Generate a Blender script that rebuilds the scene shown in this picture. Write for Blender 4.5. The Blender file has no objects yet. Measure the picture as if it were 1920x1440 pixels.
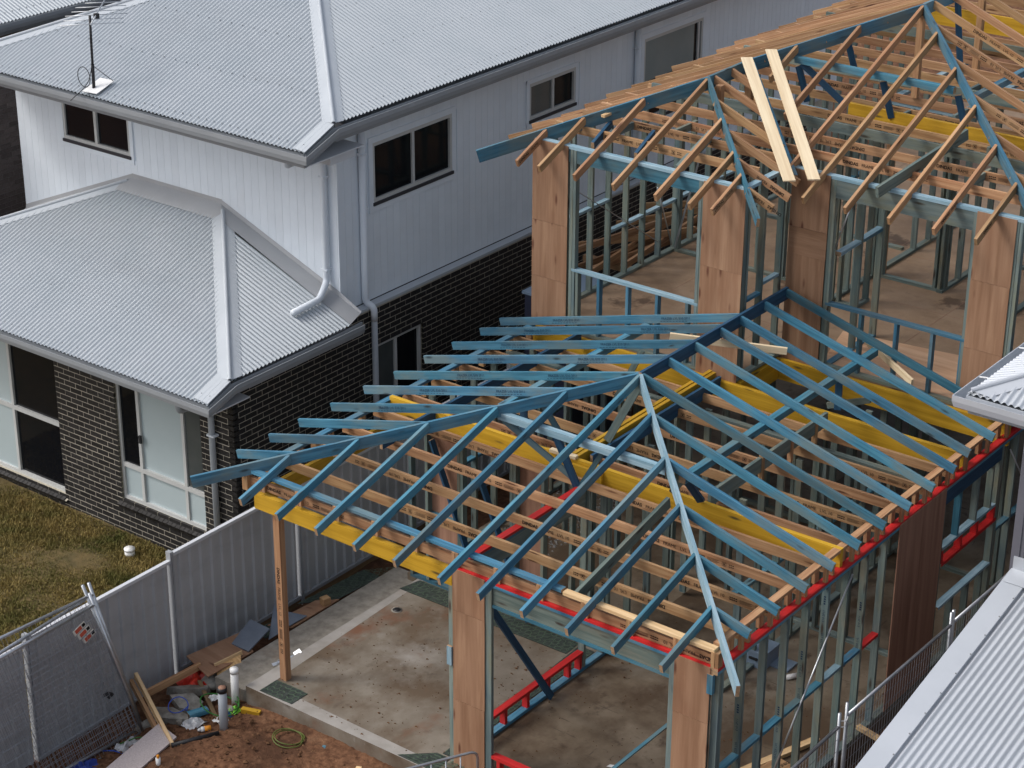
import bpy, bmesh, math, random
import numpy as np
from mathutils import Vector, Matrix
rng = random.Random(7)
nprng = np.random.default_rng(11)
sc = bpy.context.scene
COL = sc.collection

# ---------------------------------------------------------------- camera
RC = ((0.79575, 0.60561, 0.00470), (0.25687, -0.33049, -0.90818), (-0.54845, 0.72389, -0.41855))
CP = Vector((9.54729, -16.16441, 14.50063))
cam = bpy.data.cameras.new('camera'); camo = bpy.data.objects.new('camera', cam); COL.objects.link(camo)
_r, _d, _f = (Vector(v).normalized() for v in RC)
_d = (_d - _r * _d.dot(_r)).normalized(); _f = _r.cross(_d)
mw = Matrix.Identity(4)
for i in range(3):
    mw[i][0] = _r[i]; mw[i][1] = -_d[i]; mw[i][2] = -_f[i]; mw[i][3] = CP[i]
camo.matrix_world = mw
cam.sensor_width = 36.0; cam.lens = 3957.35 / 1920 * 36.0
cam.clip_start = 0.5; cam.clip_end = 2000
sc.camera = camo
# ---------------------------------------------------------------- sky, sun, exposure (bright overcast day)
SUN_EL, SUN_DIR = 46.0, Vector((-0.80, -0.60, 0.0))
w = bpy.data.worlds.new('World'); sc.world = w; w.use_nodes = True
wn = w.node_tree
sky = wn.nodes.new('ShaderNodeTexSky'); sky.sky_type = 'NISHITA'; sky.sun_disc = False
sky.sun_elevation = math.radians(SUN_EL)
sky.sun_rotation = math.atan2(SUN_DIR.x, SUN_DIR.y)
sky.air_density = 1.0; sky.dust_density = 4.0; sky.ozone_density = 1.0
bg = wn.nodes['Background']; bg.inputs[1].default_value = 0.15
hs = wn.nodes.new('ShaderNodeHueSaturation'); hs.inputs['Saturation'].default_value = 0.5   # thin cloud cover greys the sky
wn.links.new(sky.outputs[0], hs.inputs['Color']); wn.links.new(hs.outputs[0], bg.inputs[0])
sun = bpy.data.lights.new('sun', 'SUN'); sun.energy = 0.9; sun.angle = math.radians(14); sun.color = (1.0, 0.98, 0.95)
suno = bpy.data.objects.new('sun', sun); COL.objects.link(suno)
sd = SUN_DIR.normalized() * math.cos(math.radians(SUN_EL)) + Vector((0, 0, math.sin(math.radians(SUN_EL))))
suno.rotation_euler = sd.to_track_quat('Z', 'Y').to_euler(); suno.location = (0, 0, 40)
vs = sc.view_settings; vs.view_transform = 'Standard'; vs.look = 'None'; vs.exposure = 0.4; vs.gamma = 1.0
vs.use_curve_mapping = False

# ---------------------------------------------------------------- materials
MATS = {}
def srgb(r, g, b):
    f = lambda c: (c / 255) / 12.92 if c / 255 <= 0.04045 else ((c / 255 + 0.055) / 1.055) ** 2.4
    return (f(r), f(g), f(b), 1)
def M(name, c1, c2=None, s=(8, 8, 8), rough=.65, metal=0., rnd=0., bump=0., bdist=.004, stain=None, knot=None,
      spec=.4, detail=5, coat=0., lo=.35, hi=.65, hue=0., trans=0.):
    m = bpy.data.materials.new(name); m.use_nodes = True; MATS[name] = m
    nt = m.node_tree; N = nt.nodes; L = nt.links
    b = N['Principled BSDF']
    b.inputs['Roughness'].default_value = rough; b.inputs['Metallic'].default_value = metal
    b.inputs['Specular IOR Level'].default_value = spec
    if coat: b.inputs['Coat Weight'].default_value = coat
    if trans: b.inputs['Transmission Weight'].default_value = trans
    c1 = tuple(c1)[:3] + (1,); c2 = (tuple(c2)[:3] + (1,)) if c2 else None
    if not c2:
        b.inputs['Base Color'].default_value = c1; return m
    tc = N.new('ShaderNodeTexCoord'); oi = N.new('ShaderNodeObjectInfo')
    mul = N.new('ShaderNodeMath'); mul.operation = 'MULTIPLY'; mul.inputs[1].default_value = 37.0
    L.new(oi.outputs['Random'], mul.inputs[0])
    add = N.new('ShaderNodeVectorMath'); add.operation = 'ADD'
    L.new(tc.outputs['Object'], add.inputs[0]); L.new(mul.outputs[0], add.inputs[1])
    mp = N.new('ShaderNodeMapping'); mp.inputs['Scale'].default_value = s
    L.new(add.outputs[0], mp.inputs['Vector'])
    n = N.new('ShaderNodeTexNoise'); n.inputs['Scale'].default_value = 1.0; n.inputs['Detail'].default_value = detail
    n.inputs['Roughness'].default_value = .6
    L.new(mp.outputs[0], n.inputs['Vector'])
    r = N.new('ShaderNodeValToRGB'); r.color_ramp.elements[0].position = lo; r.color_ramp.elements[1].position = hi
    r.color_ramp.elements[0].color = c1; r.color_ramp.elements[1].color = c2
    L.new(n.outputs['Fac'], r.inputs[0]); col = r.outputs[0]
    def mixin(col, fac, c):
        mx = N.new('ShaderNodeMix'); mx.data_type = 'RGBA'
        L.new(fac, mx.inputs[0]); L.new(col, mx.inputs[6]); mx.inputs[7].default_value = tuple(c)[:3] + (1,)
        return mx.outputs[2]
    for st in (stain or []):
        scol, ss, l0, h0 = st[:4]; amt = st[4] if len(st) > 4 else 1.0
        mp2 = N.new('ShaderNodeMapping'); mp2.inputs['Scale'].default_value = ss
        mp2.inputs['Location'].default_value = (st[5] if len(st) > 5 else 3.1, 1.7, 5.3)
        L.new(add.outputs[0], mp2.inputs['Vector'])
        n2 = N.new('ShaderNodeTexNoise'); n2.inputs['Scale'].default_value = 1.0; n2.inputs['Detail'].default_value = 6
        n2.inputs['Roughness'].default_value = .62
        L.new(mp2.outputs[0], n2.inputs['Vector'])
        r2 = N.new('ShaderNodeMapRange'); r2.inputs[1].default_value = l0; r2.inputs[2].default_value = h0
        r2.inputs[4].default_value = amt; L.new(n2.outputs['Fac'], r2.inputs[0])
        col = mixin(col, r2.outputs[0], scol)
    if knot:
        kc, ks, kr, kp = knot
        mp3 = N.new('ShaderNodeMapping'); mp3.inputs['Scale'].default_value = ks
        L.new(add.outputs[0], mp3.inputs['Vector'])
        v = N.new('ShaderNodeTexVoronoi'); v.inputs['Scale'].default_value = 1.0
        L.new(mp3.outputs[0], v.inputs['Vector'])
        r3 = N.new('ShaderNodeMapRange'); r3.inputs[1].default_value = kr; r3.inputs[2].default_value = kr * .35
        L.new(v.outputs['Distance'], r3.inputs[0])
        sx = N.new('ShaderNodeSeparateColor'); L.new(v.outputs['Color'], sx.inputs[0])
        lt = N.new('ShaderNodeMath'); lt.operation = 'LESS_THAN'; lt.inputs[1].default_value = kp
        L.new(sx.outputs[0], lt.inputs[0])
        ml = N.new('ShaderNodeMath'); ml.operation = 'MULTIPLY'
        L.new(r3.outputs[0], ml.inputs[0]); L.new(lt.outputs[0], ml.inputs[1])
        col = mixin(col, ml.outputs[0], kc)
    if rnd or hue:
        h = N.new('ShaderNodeHueSaturation')
        if rnd:
            mr = N.new('ShaderNodeMapRange'); mr.inputs[3].default_value = 1 - rnd; mr.inputs[4].default_value = 1 + rnd
            L.new(oi.outputs['Random'], mr.inputs[0]); L.new(mr.outputs[0], h.inputs['Value'])
        if hue:
            m7 = N.new('ShaderNodeMath'); m7.operation = 'MULTIPLY'; m7.inputs[1].default_value = 7.31
            fr = N.new('ShaderNodeMath'); fr.operation = 'FRACT'
            L.new(oi.outputs['Random'], m7.inputs[0]); L.new(m7.outputs[0], fr.inputs[0])
            mh = N.new('ShaderNodeMapRange'); mh.inputs[3].default_value = .5 - hue; mh.inputs[4].default_value = .5 + hue
            L.new(fr.outputs[0], mh.inputs[0]); L.new(mh.outputs[0], h.inputs['Hue'])
        L.new(col, h.inputs['Color']); col = h.outputs[0]
    L.new(col, b.inputs['Base Color'])
    if bump:
        bp = N.new('ShaderNodeBump'); bp.inputs['Strength'].default_value = bump; bp.inputs['Distance'].default_value = bdist
        L.new(n.outputs['Fac'], bp.inputs['Height']); L.new(bp.outputs[0], b.inputs['Normal'])
    return m
G = (1.2, 22, 22)      # wood grain: long in local X
M('blue', (.026, .118, .19), (.07, .225, .325), G, .62, rnd=.28, hue=.008, stain=[((.14, .185, .18), (1.1, 3, 3), .45, .64, .75), ((.024, .085, .15), (.8, 3, 3), .55, .75, .6, 9), ((.13, .115, .085), (1.7, 6, 6), .62, .78, .55, 17)], knot=((.03, .05, .06), (2.6, 9, 9), .22, .4), bump=.1)
M('deepblue', (.010, .045, .095), (.022, .085, .16), G, .6, rnd=.2, bump=.1)
M('stud', (.095, .135, .13), (.18, .225, .205), G, .75, rnd=.25, hue=.03, stain=[((.20, .185, .12), (1.1, 4, 4), .48, .70, .8), ((.045, .115, .15), (.9, 3, 3), .52, .75, .7, 9)], knot=((.05, .04, .03), (2.2, 10, 10), .25, .45), bump=.12)
M('paleblue', (.17, .29, .36), (.34, .47, .54), G, .7, rnd=.15, stain=[((.12, .26, .34), (1.5, 5, 5), .5, .75, .8)], bump=.1)
M('pine', (.29, .15, .07), (.47, .285, .15), (.9, 26, 26), .6, rnd=.2, hue=.006, stain=[((.28, .11, .045), (1.2, 6, 6), .55, .78, .7)], knot=((.10, .035, .015), (1.7, 12, 12), .24, .35), bump=.12)
M('pinelight', (.55, .36, .18), (.74, .53, .30), (.9, 24, 24), .6, rnd=.1, knot=((.3, .15, .06), (1.6, 10, 10), .2, .3), bump=.1)
M('creamwood', (.66, .51, .32), (.80, .67, .46), (.8, 20, 20), .55, rnd=.06, stain=[((.55, .38, .2), (1.5, 6, 6), .6, .85, .6)], bump=.08)
M('yellow', (.44, .245, .012), (.60, .355, .028), (.7, 18, 18), .55, rnd=.12, stain=[((.33, .19, .02), (1.8, 6, 6), .55, .8, .65)], knot=((.1, .07, .02), (1.8, 8, 8), .2, .5), bump=.08)
M('red', (.42, .012, .014), (.58, .025, .025), G, .5, rnd=.12, stain=[((.28, .02, .02), (2, 6, 6), .6, .85, .6)], bump=.08)
M('ply', (.235, .125, .07), (.34, .20, .122), (.55, 9, 9), .62, rnd=.04, stain=[((.24, .115, .062), (.5, 3, 3), .5, .75, .7), ((.56, .36, .22), (.6, 6, 6), .55, .8, .5, 9)], knot=((.12, .045, .025), (2.2, 9, 9), .24, .42), bump=.08)
M('plydark', (.27, .145, .095), (.36, .20, .135), (.5, 14, 14), .65, rnd=.1, stain=[((.11, .04, .02), (.5, 5, 5), .5, .8, .7)], bump=.06)
M('plyfloor', (.50, .29, .17), (.66, .43, .27), (.6, 8, 8), .6, stain=[((.38, .17, .08), (1.2, 4, 4), .56, .78, .8)], knot=((.2, .06, .03), (1.2, 4.5, 4.5), .2, .5))
M('osb', (.48, .27, .10), (.70, .46, .22), (14, 40, 14), .7, bump=.2)
M('ink', (.018, .016, .016), rough=.8, spec=.1)
M('inkblue', (.02, .045, .085), rough=.8, spec=.1)
M('galv', (.42, .44, .46), (.55, .57, .6), (6, 6, 6), .38, metal=.85, rnd=.1)
M('wire', (.30, .32, .35), rough=.5, metal=.5)
M('steelstrap', (.62, .64, .66), rough=.3, metal=.9)
# neighbour houses
M('roofmetal', (.41, .45, .48), (.44, .475, .505), (1.5, 1.5, 1.5), .34, metal=.2, spec=.5, stain=[((.35, .37, .39), (.5, .5, 3), .55, .8, .5)])
M('roofbright', (.46, .49, .53), (.50, .53, .57), (1.5, 1.5, 1.5), .34, metal=.2, spec=.5, stain=[((.60, .60, .55), (.8, .8, 3), .62, .85, .5)])
M('trim', (.42, .455, .49), (.45, .485, .52), (2, 2, 2), .4)
M('apron', (.33, .34, .355), (.36, .37, .385), (2, 2, 2), .45, stain=[((.36, .35, .34), (.9, .9, .9), .55, .8, .5)])
M('gutter', (.25, .27, .29), (.28, .30, .32), (2, 2, 2), .4)
M('soffit', (.6, .62, .65), rough=.7)
M('cladding', (.70, .76, .82), (.74, .80, .86), (3, 3, .6), .6, rnd=.025, stain=[((.66, .69, .73), (.6, .6, .25), .55, .8, .5)])
M('pvcgrey', (.33, .36, .39), (.37, .40, .43), (3, 3, 3), .4)
M('pvcpaint', (.66, .71, .77), (.70, .75, .80), (3, 3, 3), .4)
M('pvcwhite', (.78, .78, .76), (.70, .70, .68), (5, 5, 5), .35)
M('brickblack', (.012, .011, .012), (.026, .025, .026), (30, 30, 30), .5, rnd=.35, spec=.35, bump=.25)
M('brickface', (.016, .015, .015), (.032, .030, .030), (30, 30, 30), .5, rnd=.3, spec=.35, bump=.25)
M('mortar', (.40, .37, .30), (.50, .46, .38), (25, 25, 25), .9, bump=.3)
M('brickbrown', (.22, .185, .17), (.30, .26, .245), (30, 30, 30), .7, rnd=.22, bump=.25)
M('mortargrey', (.42, .40, .37), (.5, .47, .44), (25, 25, 25), .9)
M('alu', (.50, .51, .50), (.55, .56, .55), (3, 3, 3), .4)
M('sillmetal', (.035, .035, .042), rough=.5)
M('glassdark', (.006, .0068, .009), rough=.05, spec=.22)
M('glassblind', (.42, .50, .52), (.46, .54, .56), (.7, .7, .7), .25, coat=.6)
M('endgrain', (.33, .20, .11), (.45, .30, .18), (30, 30, 30), .8)
M('blindfabric', (.20, .24, .24), (.24, .28, .28), (.8, .8, .8), .5, coat=.3)
M('glassgrey', (.055, .065, .065), (.09, .10, .10), (.6, .6, .9), .12, coat=.4)
M('greywall', (.10, .10, .12), (.12, .12, .14), (2, 2, 2), .7)
M('fencesheet', (.40, .41, .42), (.44, .45, .46), (1.2, 1.2, .5), .5, rnd=.05, stain=[((.21, .215, .225), (.7, .7, 2), .5, .8, .6)])
M('fencerail', (.58, .60, .63), rough=.4)
M('fencepost', (.30, .315, .335), (.34, .355, .375), (2, 2, 2), .45)
M('sleeper', (.16, .10, .05), (.25, .17, .09), (.9, 14, 14), .8, rnd=.15, bump=.2)
# ground and debris
M('dirt', (.10, .047, .026), (.20, .10, .055), (14, 14, 14), .95, stain=[((.06, .03, .018), (1.6, 1.6, 1.6), .46, .66, .85), ((.33, .19, .11), (2.2, 2.2, 2.2), .58, .8, .6, 9)], bump=.7, bdist=.03, spec=.15)
M('soilclod', (.12, .06, .032), (.22, .12, .065), (9, 9, 9), .95, rnd=.25, bump=.6, bdist=.01, spec=.1)
M('turfbase', (.085, .065, .026), (.15, .105, .042), (5, 5, 5), .95, stain=[((.05, .06, .018), (.9, .9, .9), .5, .7, .7)])
M('grass', (.19, .155, .05), (.33, .25, .09), (2.2, 2.2, 2.2), .75, stain=[((.055, .085, .016), (.75, .75, .75), .5, .68, .85), ((.25, .145, .05), (1.3, 1.3, 1.3), .58, .75, .6, 9)], spec=.2)
M('slab', (.155, .128, .098), (.235, .205, .165), (1.6, 1.6, 1.6), .85, stain=[((.105, .07, .042), (.7, .9, .7), .44, .60, .9), ((.165, .068, .034), (.9, 1.0, .9), .54, .68, .85, 9), ((.33, .31, .28), (.9, .7, .9), .56, .74, .75, 21), ((.07, .05, .035), (3.2, 3.2, 3.2), .60, .74, .7, 33), ((.09, .055, .03), (1.2, 14, 2), .66, .74, .55, 41), ((.30, .28, .25), (9, 9, 9), .66, .74, .5, 51)], bump=.25, bdist=.006)
M('garagefloor', (.145, .108, .072), (.225, .18, .13), (1.4, 1.4, 1.4), .6, stain=[((.07, .043, .024), (.8, .8, .8), .44, .60, .9), ((.28, .255, .21), (.9, .9, .9), .56, .74, .6, 9), ((.05, .03, .018), (3.5, 3.5, 3.5), .58, .7, .8, 17), ((.045, .03, .02), (16, 1.5, 2), .64, .70, .7, 29), ((.045, .03, .02), (2.5, 13, 2), .65, .71, .6, 39)], bump=.25)
M('rebate', (.26, .24, .215), (.34, .32, .295), (3, 3, 3), .85, stain=[((.25, .2, .15), (1.5, 1.5, 1.5), .55, .8, .7)])
M('rawconcrete', (.20, .18, .15), (.30, .275, .235), (9, 9, 9), .95, stain=[((.22, .13, .075), (1.2, 1.2, 1.2), .55, .75, .7)], bump=.5, bdist=.008)
M('rubble', (.16, .15, .13), (.30, .285, .25), (10, 10, 10), .95, rnd=.2, bump=.6, bdist=.01, stain=[((.17, .10, .06), (3, 3, 3), .5, .75, .7)])
M('particle', (.25, .165, .10), (.31, .215, .14), (2.5, 2.5, 2.5), .6, stain=[((.16, .10, .058), (.8, .8, .8), .52, .68, .8), ((.085, .05, .03), (.55, .55, .55), .60, .63, .85, 9), ((.20, .13, .08), (5, 5, 5), .55, .7, .6, 21)])
M('membrane', (.020, .028, .024), (.05, .062, .055), (16, 16, 16), .6, bump=.4)
M('membraneline', (.085, .13, .085), rough=.6)
M('bluegreyboard', (.12, .145, .185), (.15, .175, .215), (6, 6, 6), .6)
M('stoneboard', (.40, .34, .33), (.52, .46, .45), (60, 60, 60), .8)
M('redplastic', (.55, .035, .02), (.65, .06, .035), (5, 5, 5), .4)
M('greenstrap', (.03, .16, .025), rough=.5)
M('olivestrap', (.10, .13, .025), rough=.5)
M('bluestrap', (.03, .08, .42), rough=.5)
M('blackplastic', (.018, .018, .02), rough=.45)
M('whiteplastic', (.75, .75, .74), rough=.4)
M('filmplastic', (.55, .55, .55), rough=.25, spec=.6)
M('orangeplastic', (.75, .28, .02), rough=.4)
M('limeplastic', (.18, .52, .04), rough=.45)
M('navyplastic', (.02, .06, .14), rough=.45)
M('bluebox', (.03, .06, .30), rough=.5)
M('screw', (.16, .17, .18), rough=.6)
M('grip', (.02, .02, .022), rough=.7)
M('gravel', (.16, .155, .15), (.30, .29, .275), (25, 25, 25), .95, bump=.6, bdist=.02)
M('signwhite', (.6, .58, .52), rough=.6)
M('signred', (.5, .09, .05), rough=.6)
M('navybin', (.02, .025, .05), (.03, .035, .065), (4, 4, 4), .6)
M('bluegrey', (.2, .27, .36), rough=.5)

# ---------------------------------------------------------------- geometry helpers
def tag(o, label=None, cat=None, group=None, kind=None):
    if label: o['label'] = label
    if cat: o['category'] = cat
    if group: o['group'] = group
    if kind: o['kind'] = kind
    return o
def link(name, me, parent=None, mat=None):
    o = bpy.data.objects.new(name, me); COL.objects.link(o)
    if parent: o.parent = parent
    if mat and not me.materials: me.materials.append(MATS[mat])
    return o
def thing(name, label, cat, loc=(0, 0, 0), group=None):
    o = bpy.data.objects.new(name, None); COL.objects.link(o); o.location = loc
    o.empty_display_size = .2
    return tag(o, label, cat, group)
def pd(name, v, f, mat, parent=None, smooth=False):
    me = bpy.data.meshes.new(name); me.from_pydata([tuple(p) for p in v], [], f); me.update()
    if smooth:
        me.polygons.foreach_set('use_smooth', [True] * len(me.polygons))
    return place(link(name, me, None, mat), parent)
def place(o, parent, world=None):
    """parent keeping world coordinates (parents are only moved, never turned)"""
    if world is not None: o.matrix_world = world
    if parent is not None:
        o.parent = parent
        pm = pmat(parent)
        o.matrix_basis = pm.inverted() @ o.matrix_basis
    return o
def pmat(p):
    m = p.matrix_basis.copy()
    while p.parent is not None:
        p = p.parent; m = p.matrix_basis @ m
    return m
BOX = {}
CORN = [(-1, -1, -1), (1, -1, -1), (1, 1, -1), (-1, 1, -1), (-1, -1, 1), (1, -1, 1), (1, 1, 1), (-1, 1, 1)]
BF = [(0, 3, 2, 1), (4, 5, 6, 7), (0, 1, 5, 4), (1, 2, 6, 5), (2, 3, 7, 6), (3, 0, 4, 7)]
def boxmesh(name, l, w_, h, mat):
    k = (round(l, 3), round(w_, 3), round(h, 3), mat)
    if k not in BOX:
        me = bpy.data.meshes.new(name)
        me.from_pydata([(a * l / 2, b * w_ / 2, c * h / 2) for a, b, c in CORN], [], BF)
        me.materials.append(MATS[mat]); BOX[k] = me
        if mat in ('blue', 'deepblue', 'paleblue', 'red'):       # sawn ends show bare wood
            me.materials.append(MATS['endgrain']); me.polygons[3].material_index = 1; me.polygons[5].material_index = 1
    return BOX[k]
JIT = .0012
def jit(): return Vector((rng.uniform(-JIT, JIT), rng.uniform(-JIT, JIT), rng.uniform(-JIT, JIT)))
def beam(name, p0, p1, w_, h, mat, parent=None, up=(0, 0, 1), drop=None):
    """board whose top centre line runs p0-p1 (drop: how far the section hangs below it; default its height)"""
    p0 = Vector(p0); p1 = Vector(p1); X = (p1 - p0); L = X.length; X.normalize()
    Y = Vector(up).cross(X).normalized(); Z = X.cross(Y)
    mid = (p0 + p1) / 2 - Z * (h / 2 if drop is None else drop) + jit()
    m = Matrix((X, Y, Z)).transposed().to_4x4(); m.translation = mid
    o = link(name, boxmesh(name, L, w_, h, mat)); o.matrix_basis = m
    return place(o, parent)
def aab(name, lo, hi, mat, parent=None, j=True):
    lo = Vector([min(a, b) for a, b in zip(lo, hi)]) if False else Vector(lo); hi = Vector(hi)
    d = hi - lo; c = (lo + hi) / 2 + (jit() if j else Vector())
    ax = max(range(3), key=lambda i: d[i])
    if ax == 0: X, Y, Z = Vector((1, 0, 0)), Vector((0, 1, 0)), Vector((0, 0, 1)); s = (d.x, d.y, d.z)
    elif ax == 1: X, Y, Z = Vector((0, 1, 0)), Vector((-1, 0, 0)), Vector((0, 0, 1)); s = (d.y, d.x, d.z)
    else: X, Y, Z = Vector((0, 0, 1)), Vector((1, 0, 0)), Vector((0, 1, 0)); s = (d.z, d.x, d.y)
    m = Matrix((X, Y, Z)).transposed().to_4x4(); m.translation = c
    o = link(name, boxmesh(name, *s, mat)); o.matrix_basis = m
    return place(o, parent)
def tube(name, path, r, mat, parent=None, n=10, caps=True, closed=False, smooth=True, obj=True):
    P = [Vector(p) for p in path]; V = []; F = []
    T = []
    for i in range(len(P)):
        a = P[i - 1] if (i > 0 or closed) else P[i]; b = P[(i + 1) % len(P)] if (i < len(P) - 1 or closed) else P[i]
        T.append((b - a).normalized())
    ref = Vector((0, 0, 1)) if abs(T[0].z) < .9 else Vector((1, 0, 0))
    nrm = (ref - T[0] * ref.dot(T[0])).normalized()
    for i, p in enumerate(P):
        nrm = (nrm - T[i] * nrm.dot(T[i])).normalized(); bn = T[i].cross(nrm)
        rr = r[i] if isinstance(r, (list, tuple)) else r
        for k in range(n):
            a = 2 * math.pi * k / n
            V.append(p + nrm * math.cos(a) * rr + bn * math.sin(a) * rr)
    m = len(P)
    for i in range(m if closed else m - 1):
        i2 = (i + 1) % m
        for k in range(n):
            k2 = (k + 1) % n
            F.append((i * n + k, i * n + k2, i2 * n + k2, i2 * n + k))
    if caps and not closed:
        F.append(tuple(range(n - 1, -1, -1))); F.append(tuple((m - 1) * n + k for k in range(n)))
    if not obj: return V, F
    return pd(name, V, F, mat, parent, smooth)
def bend(pts, r, n=5):
    """round the corners of a polyline"""
    P = [Vector(p) for p in pts]; out = [P[0]]
    for i in range(1, len(P) - 1):
        a = (P[i - 1] - P[i]).normalized(); b = (P[i + 1] - P[i]).normalized()
        rr = min(r, (P[i - 1] - P[i]).length * .45, (P[i + 1] - P[i]).length * .45)
        s, e = P[i] + a * rr, P[i] + b * rr
        for k in range(n + 1):
            t = k / n; out.append(s.lerp(P[i], t).lerp(P[i].lerp(e, t), t))
    out.append(P[-1]); return out
def sweep(name, path, prof, mat, parent=None, right=True):
    """sweep a (out, up) profile along a path; out = to the right of travel, corners mitred in plan"""
    P = [Vector(p) for p in path]; V = []; F = []
    k = len(prof)
    for i, p in enumerate(P):
        ds = []
        if i > 0: d = P[i] - P[i - 1]; ds.append(Vector((d.x, d.y, 0)).normalized())
        if i < len(P) - 1: d = P[i + 1] - P[i]; ds.append(Vector((d.x, d.y, 0)).normalized())
        ns = [Vector((d.y, -d.x, 0)) for d in ds]
        if len(ns) == 2:
            nn = (ns[0] + ns[1]); nn.normalize(); nn = nn / max(.3, nn.dot(ns[0]))
        else: nn = ns[0]
        for (o_, u_) in prof: V.append(p + nn * o_ + Vector((0, 0, u_)))
    for i in range(len(P) - 1):
        for a in range(k):
            b = (a + 1) % k
            F.append((i * k + a, i * k + b, (i + 1) * k + b, (i + 1) * k + a))
    F.append(tuple(range(k))[::-1]); F.append(tuple((len(P) - 1) * k + a for a in range(k)))
    return pd(name, V, F, mat, parent)
def quad(name, pts, mat, parent=None, th=0.004):
    """a flat sheet of given thickness (polygon, thickened downwards along its normal)"""
    P = [Vector(p) for p in pts]; n = (P[1] - P[0]).cross(P[2] - P[0]).normalized()
    k = len(P); V = P + [p - n * th for p in P]
    F = [tuple(range(k)), tuple(range(2 * k - 1, k - 1, -1))]
    for i in range(k):
        j2 = (i + 1) % k; F.append((i, i + k, j2 + k, j2))
    return pd(name, V, F, mat, parent)
def boxes(name, items, mat, parent=None):
    """many axis-aligned boxes joined in one mesh: items = (lo, hi)"""
    V = []; F = []
    for lo, hi in items:
        b = len(V); c = [(lo[i] + hi[i]) / 2 for i in range(3)]; h = [(hi[i] - lo[i]) / 2 for i in range(3)]
        V += [(c[0] + a * h[0], c[1] + e * h[1], c[2] + g * h[2]) for a, e, g in CORN]
        F += [tuple(b + q for q in f) for f in BF]
    return pd(name, V, F, mat, parent)
TXT = {}
def textmesh(body, size, mat, bold=0.0):
    k = (body, size, mat)
    if k in TXT: return TXT[k]
    cu = bpy.data.curves.new('lettering', 'FONT'); cu.body = body; cu.size = size; cu.offset = bold
    cu.resolution_u = 2; cu.align_x = 'CENTER'; cu.align_y = 'CENTER'
    o = bpy.data.objects.new('lettering', cu); COL.objects.link(o)
    dg = bpy.context.evaluated_depsgraph_get()
    me = bpy.data.meshes.new_from_object(o.evaluated_get(dg)); me.name = 'lettering'
    bpy.data.objects.remove(o); bpy.data.curves.remove(cu)
    me.materials.clear(); me.materials.append(MATS[mat]); TXT[k] = me
    return me
def stamp(me, at, xdir, ydir, parent, flip=False):
    X = Vector(xdir).normalized(); Y = Vector(ydir); Y = (Y - X * Y.dot(X)).normalized()
    if flip: X, Y = -X, -Y
    m = Matrix((X, Y, X.cross(Y))).transposed().to_4x4(); m.translation = Vector(at)
    o = link('lettering', me); o.matrix_basis = m; o['kind'] = 'stuff'
    return place(o, parent)
# ================================================================= SETTING: ground sheets
def gz(x, y):
    t = min(1, max(0, (-6.2 - x) / 1.5)); t = t * t * (3 - 2 * t)
    return -.2 - .22 * t
def ground_patch(name, x0, x1, y0, y1, nx, ny, zf, mat, amp, fscale, seed):
    r = np.random.default_rng(seed)
    xs = np.linspace(x0, x1, nx); ys = np.linspace(y0, y1, ny)
    X, Y = np.meshgrid(xs, ys)
    Z = np.vectorize(zf)(X, Y)
    for o in range(4):
        k = 5
        for q in range(k):
            a = r.uniform(0, 6.28); fr = fscale * 2 ** o * r.uniform(.7, 1.4); ph = r.uniform(0, 6.28)
            Z = Z + amp / 2 ** o / k ** .5 * np.sin((X * math.cos(a) + Y * math.sin(a)) * fr + ph)
    Z = Z + r.normal(0, amp * .22, Z.shape)
    V = np.stack([X, Y, Z], -1).reshape(-1, 3)
    F = [(j * nx + i, j * nx + i + 1, (j + 1) * nx + i + 1, (j + 1) * nx + i) for j in range(ny - 1) for i in range(nx - 1)]
    return tag(pd(name, V.tolist(), F, mat, None, True), kind='structure')
tag(pd('ground', [(-400, -400, -.95), (400, -400, -.95), (400, 400, -.95), (-400, 400, -.95)], [(0, 1, 2, 3)], 'dirt'), kind='structure')
ground_patch('dirt_ground', -8.05, -2.2, -4.2, .1, 150, 110, lambda x, y: gz(x, y), 'dirt', .03, 2.2, 3)
ground_patch('side_ground', -8.05, -6.9, -.2, 9.5, 26, 130, lambda x, y: -.44, 'dirt', .03, 2.2, 5)
ground_patch('boundary_strip', .03, 1.9, -4, 14, 24, 150, lambda x, y: -.25, 'dirt', .035, 2.5, 7)
ground_patch('front_yard', -2.4, 6, -6, -.2, 60, 50, lambda x, y: -.25, 'dirt', .03, 2.2, 8)
lawn = ground_patch('lawn', -20, -8.02, -12, 2.5, 130, 150, lambda x, y: -.68, 'turfbase', .02, 1.6, 9)
aab('side_path', (-9.31, 2.4, -.8), (-8.06, 20, -.62), 'rawconcrete')['kind'] = 'structure'
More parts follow.
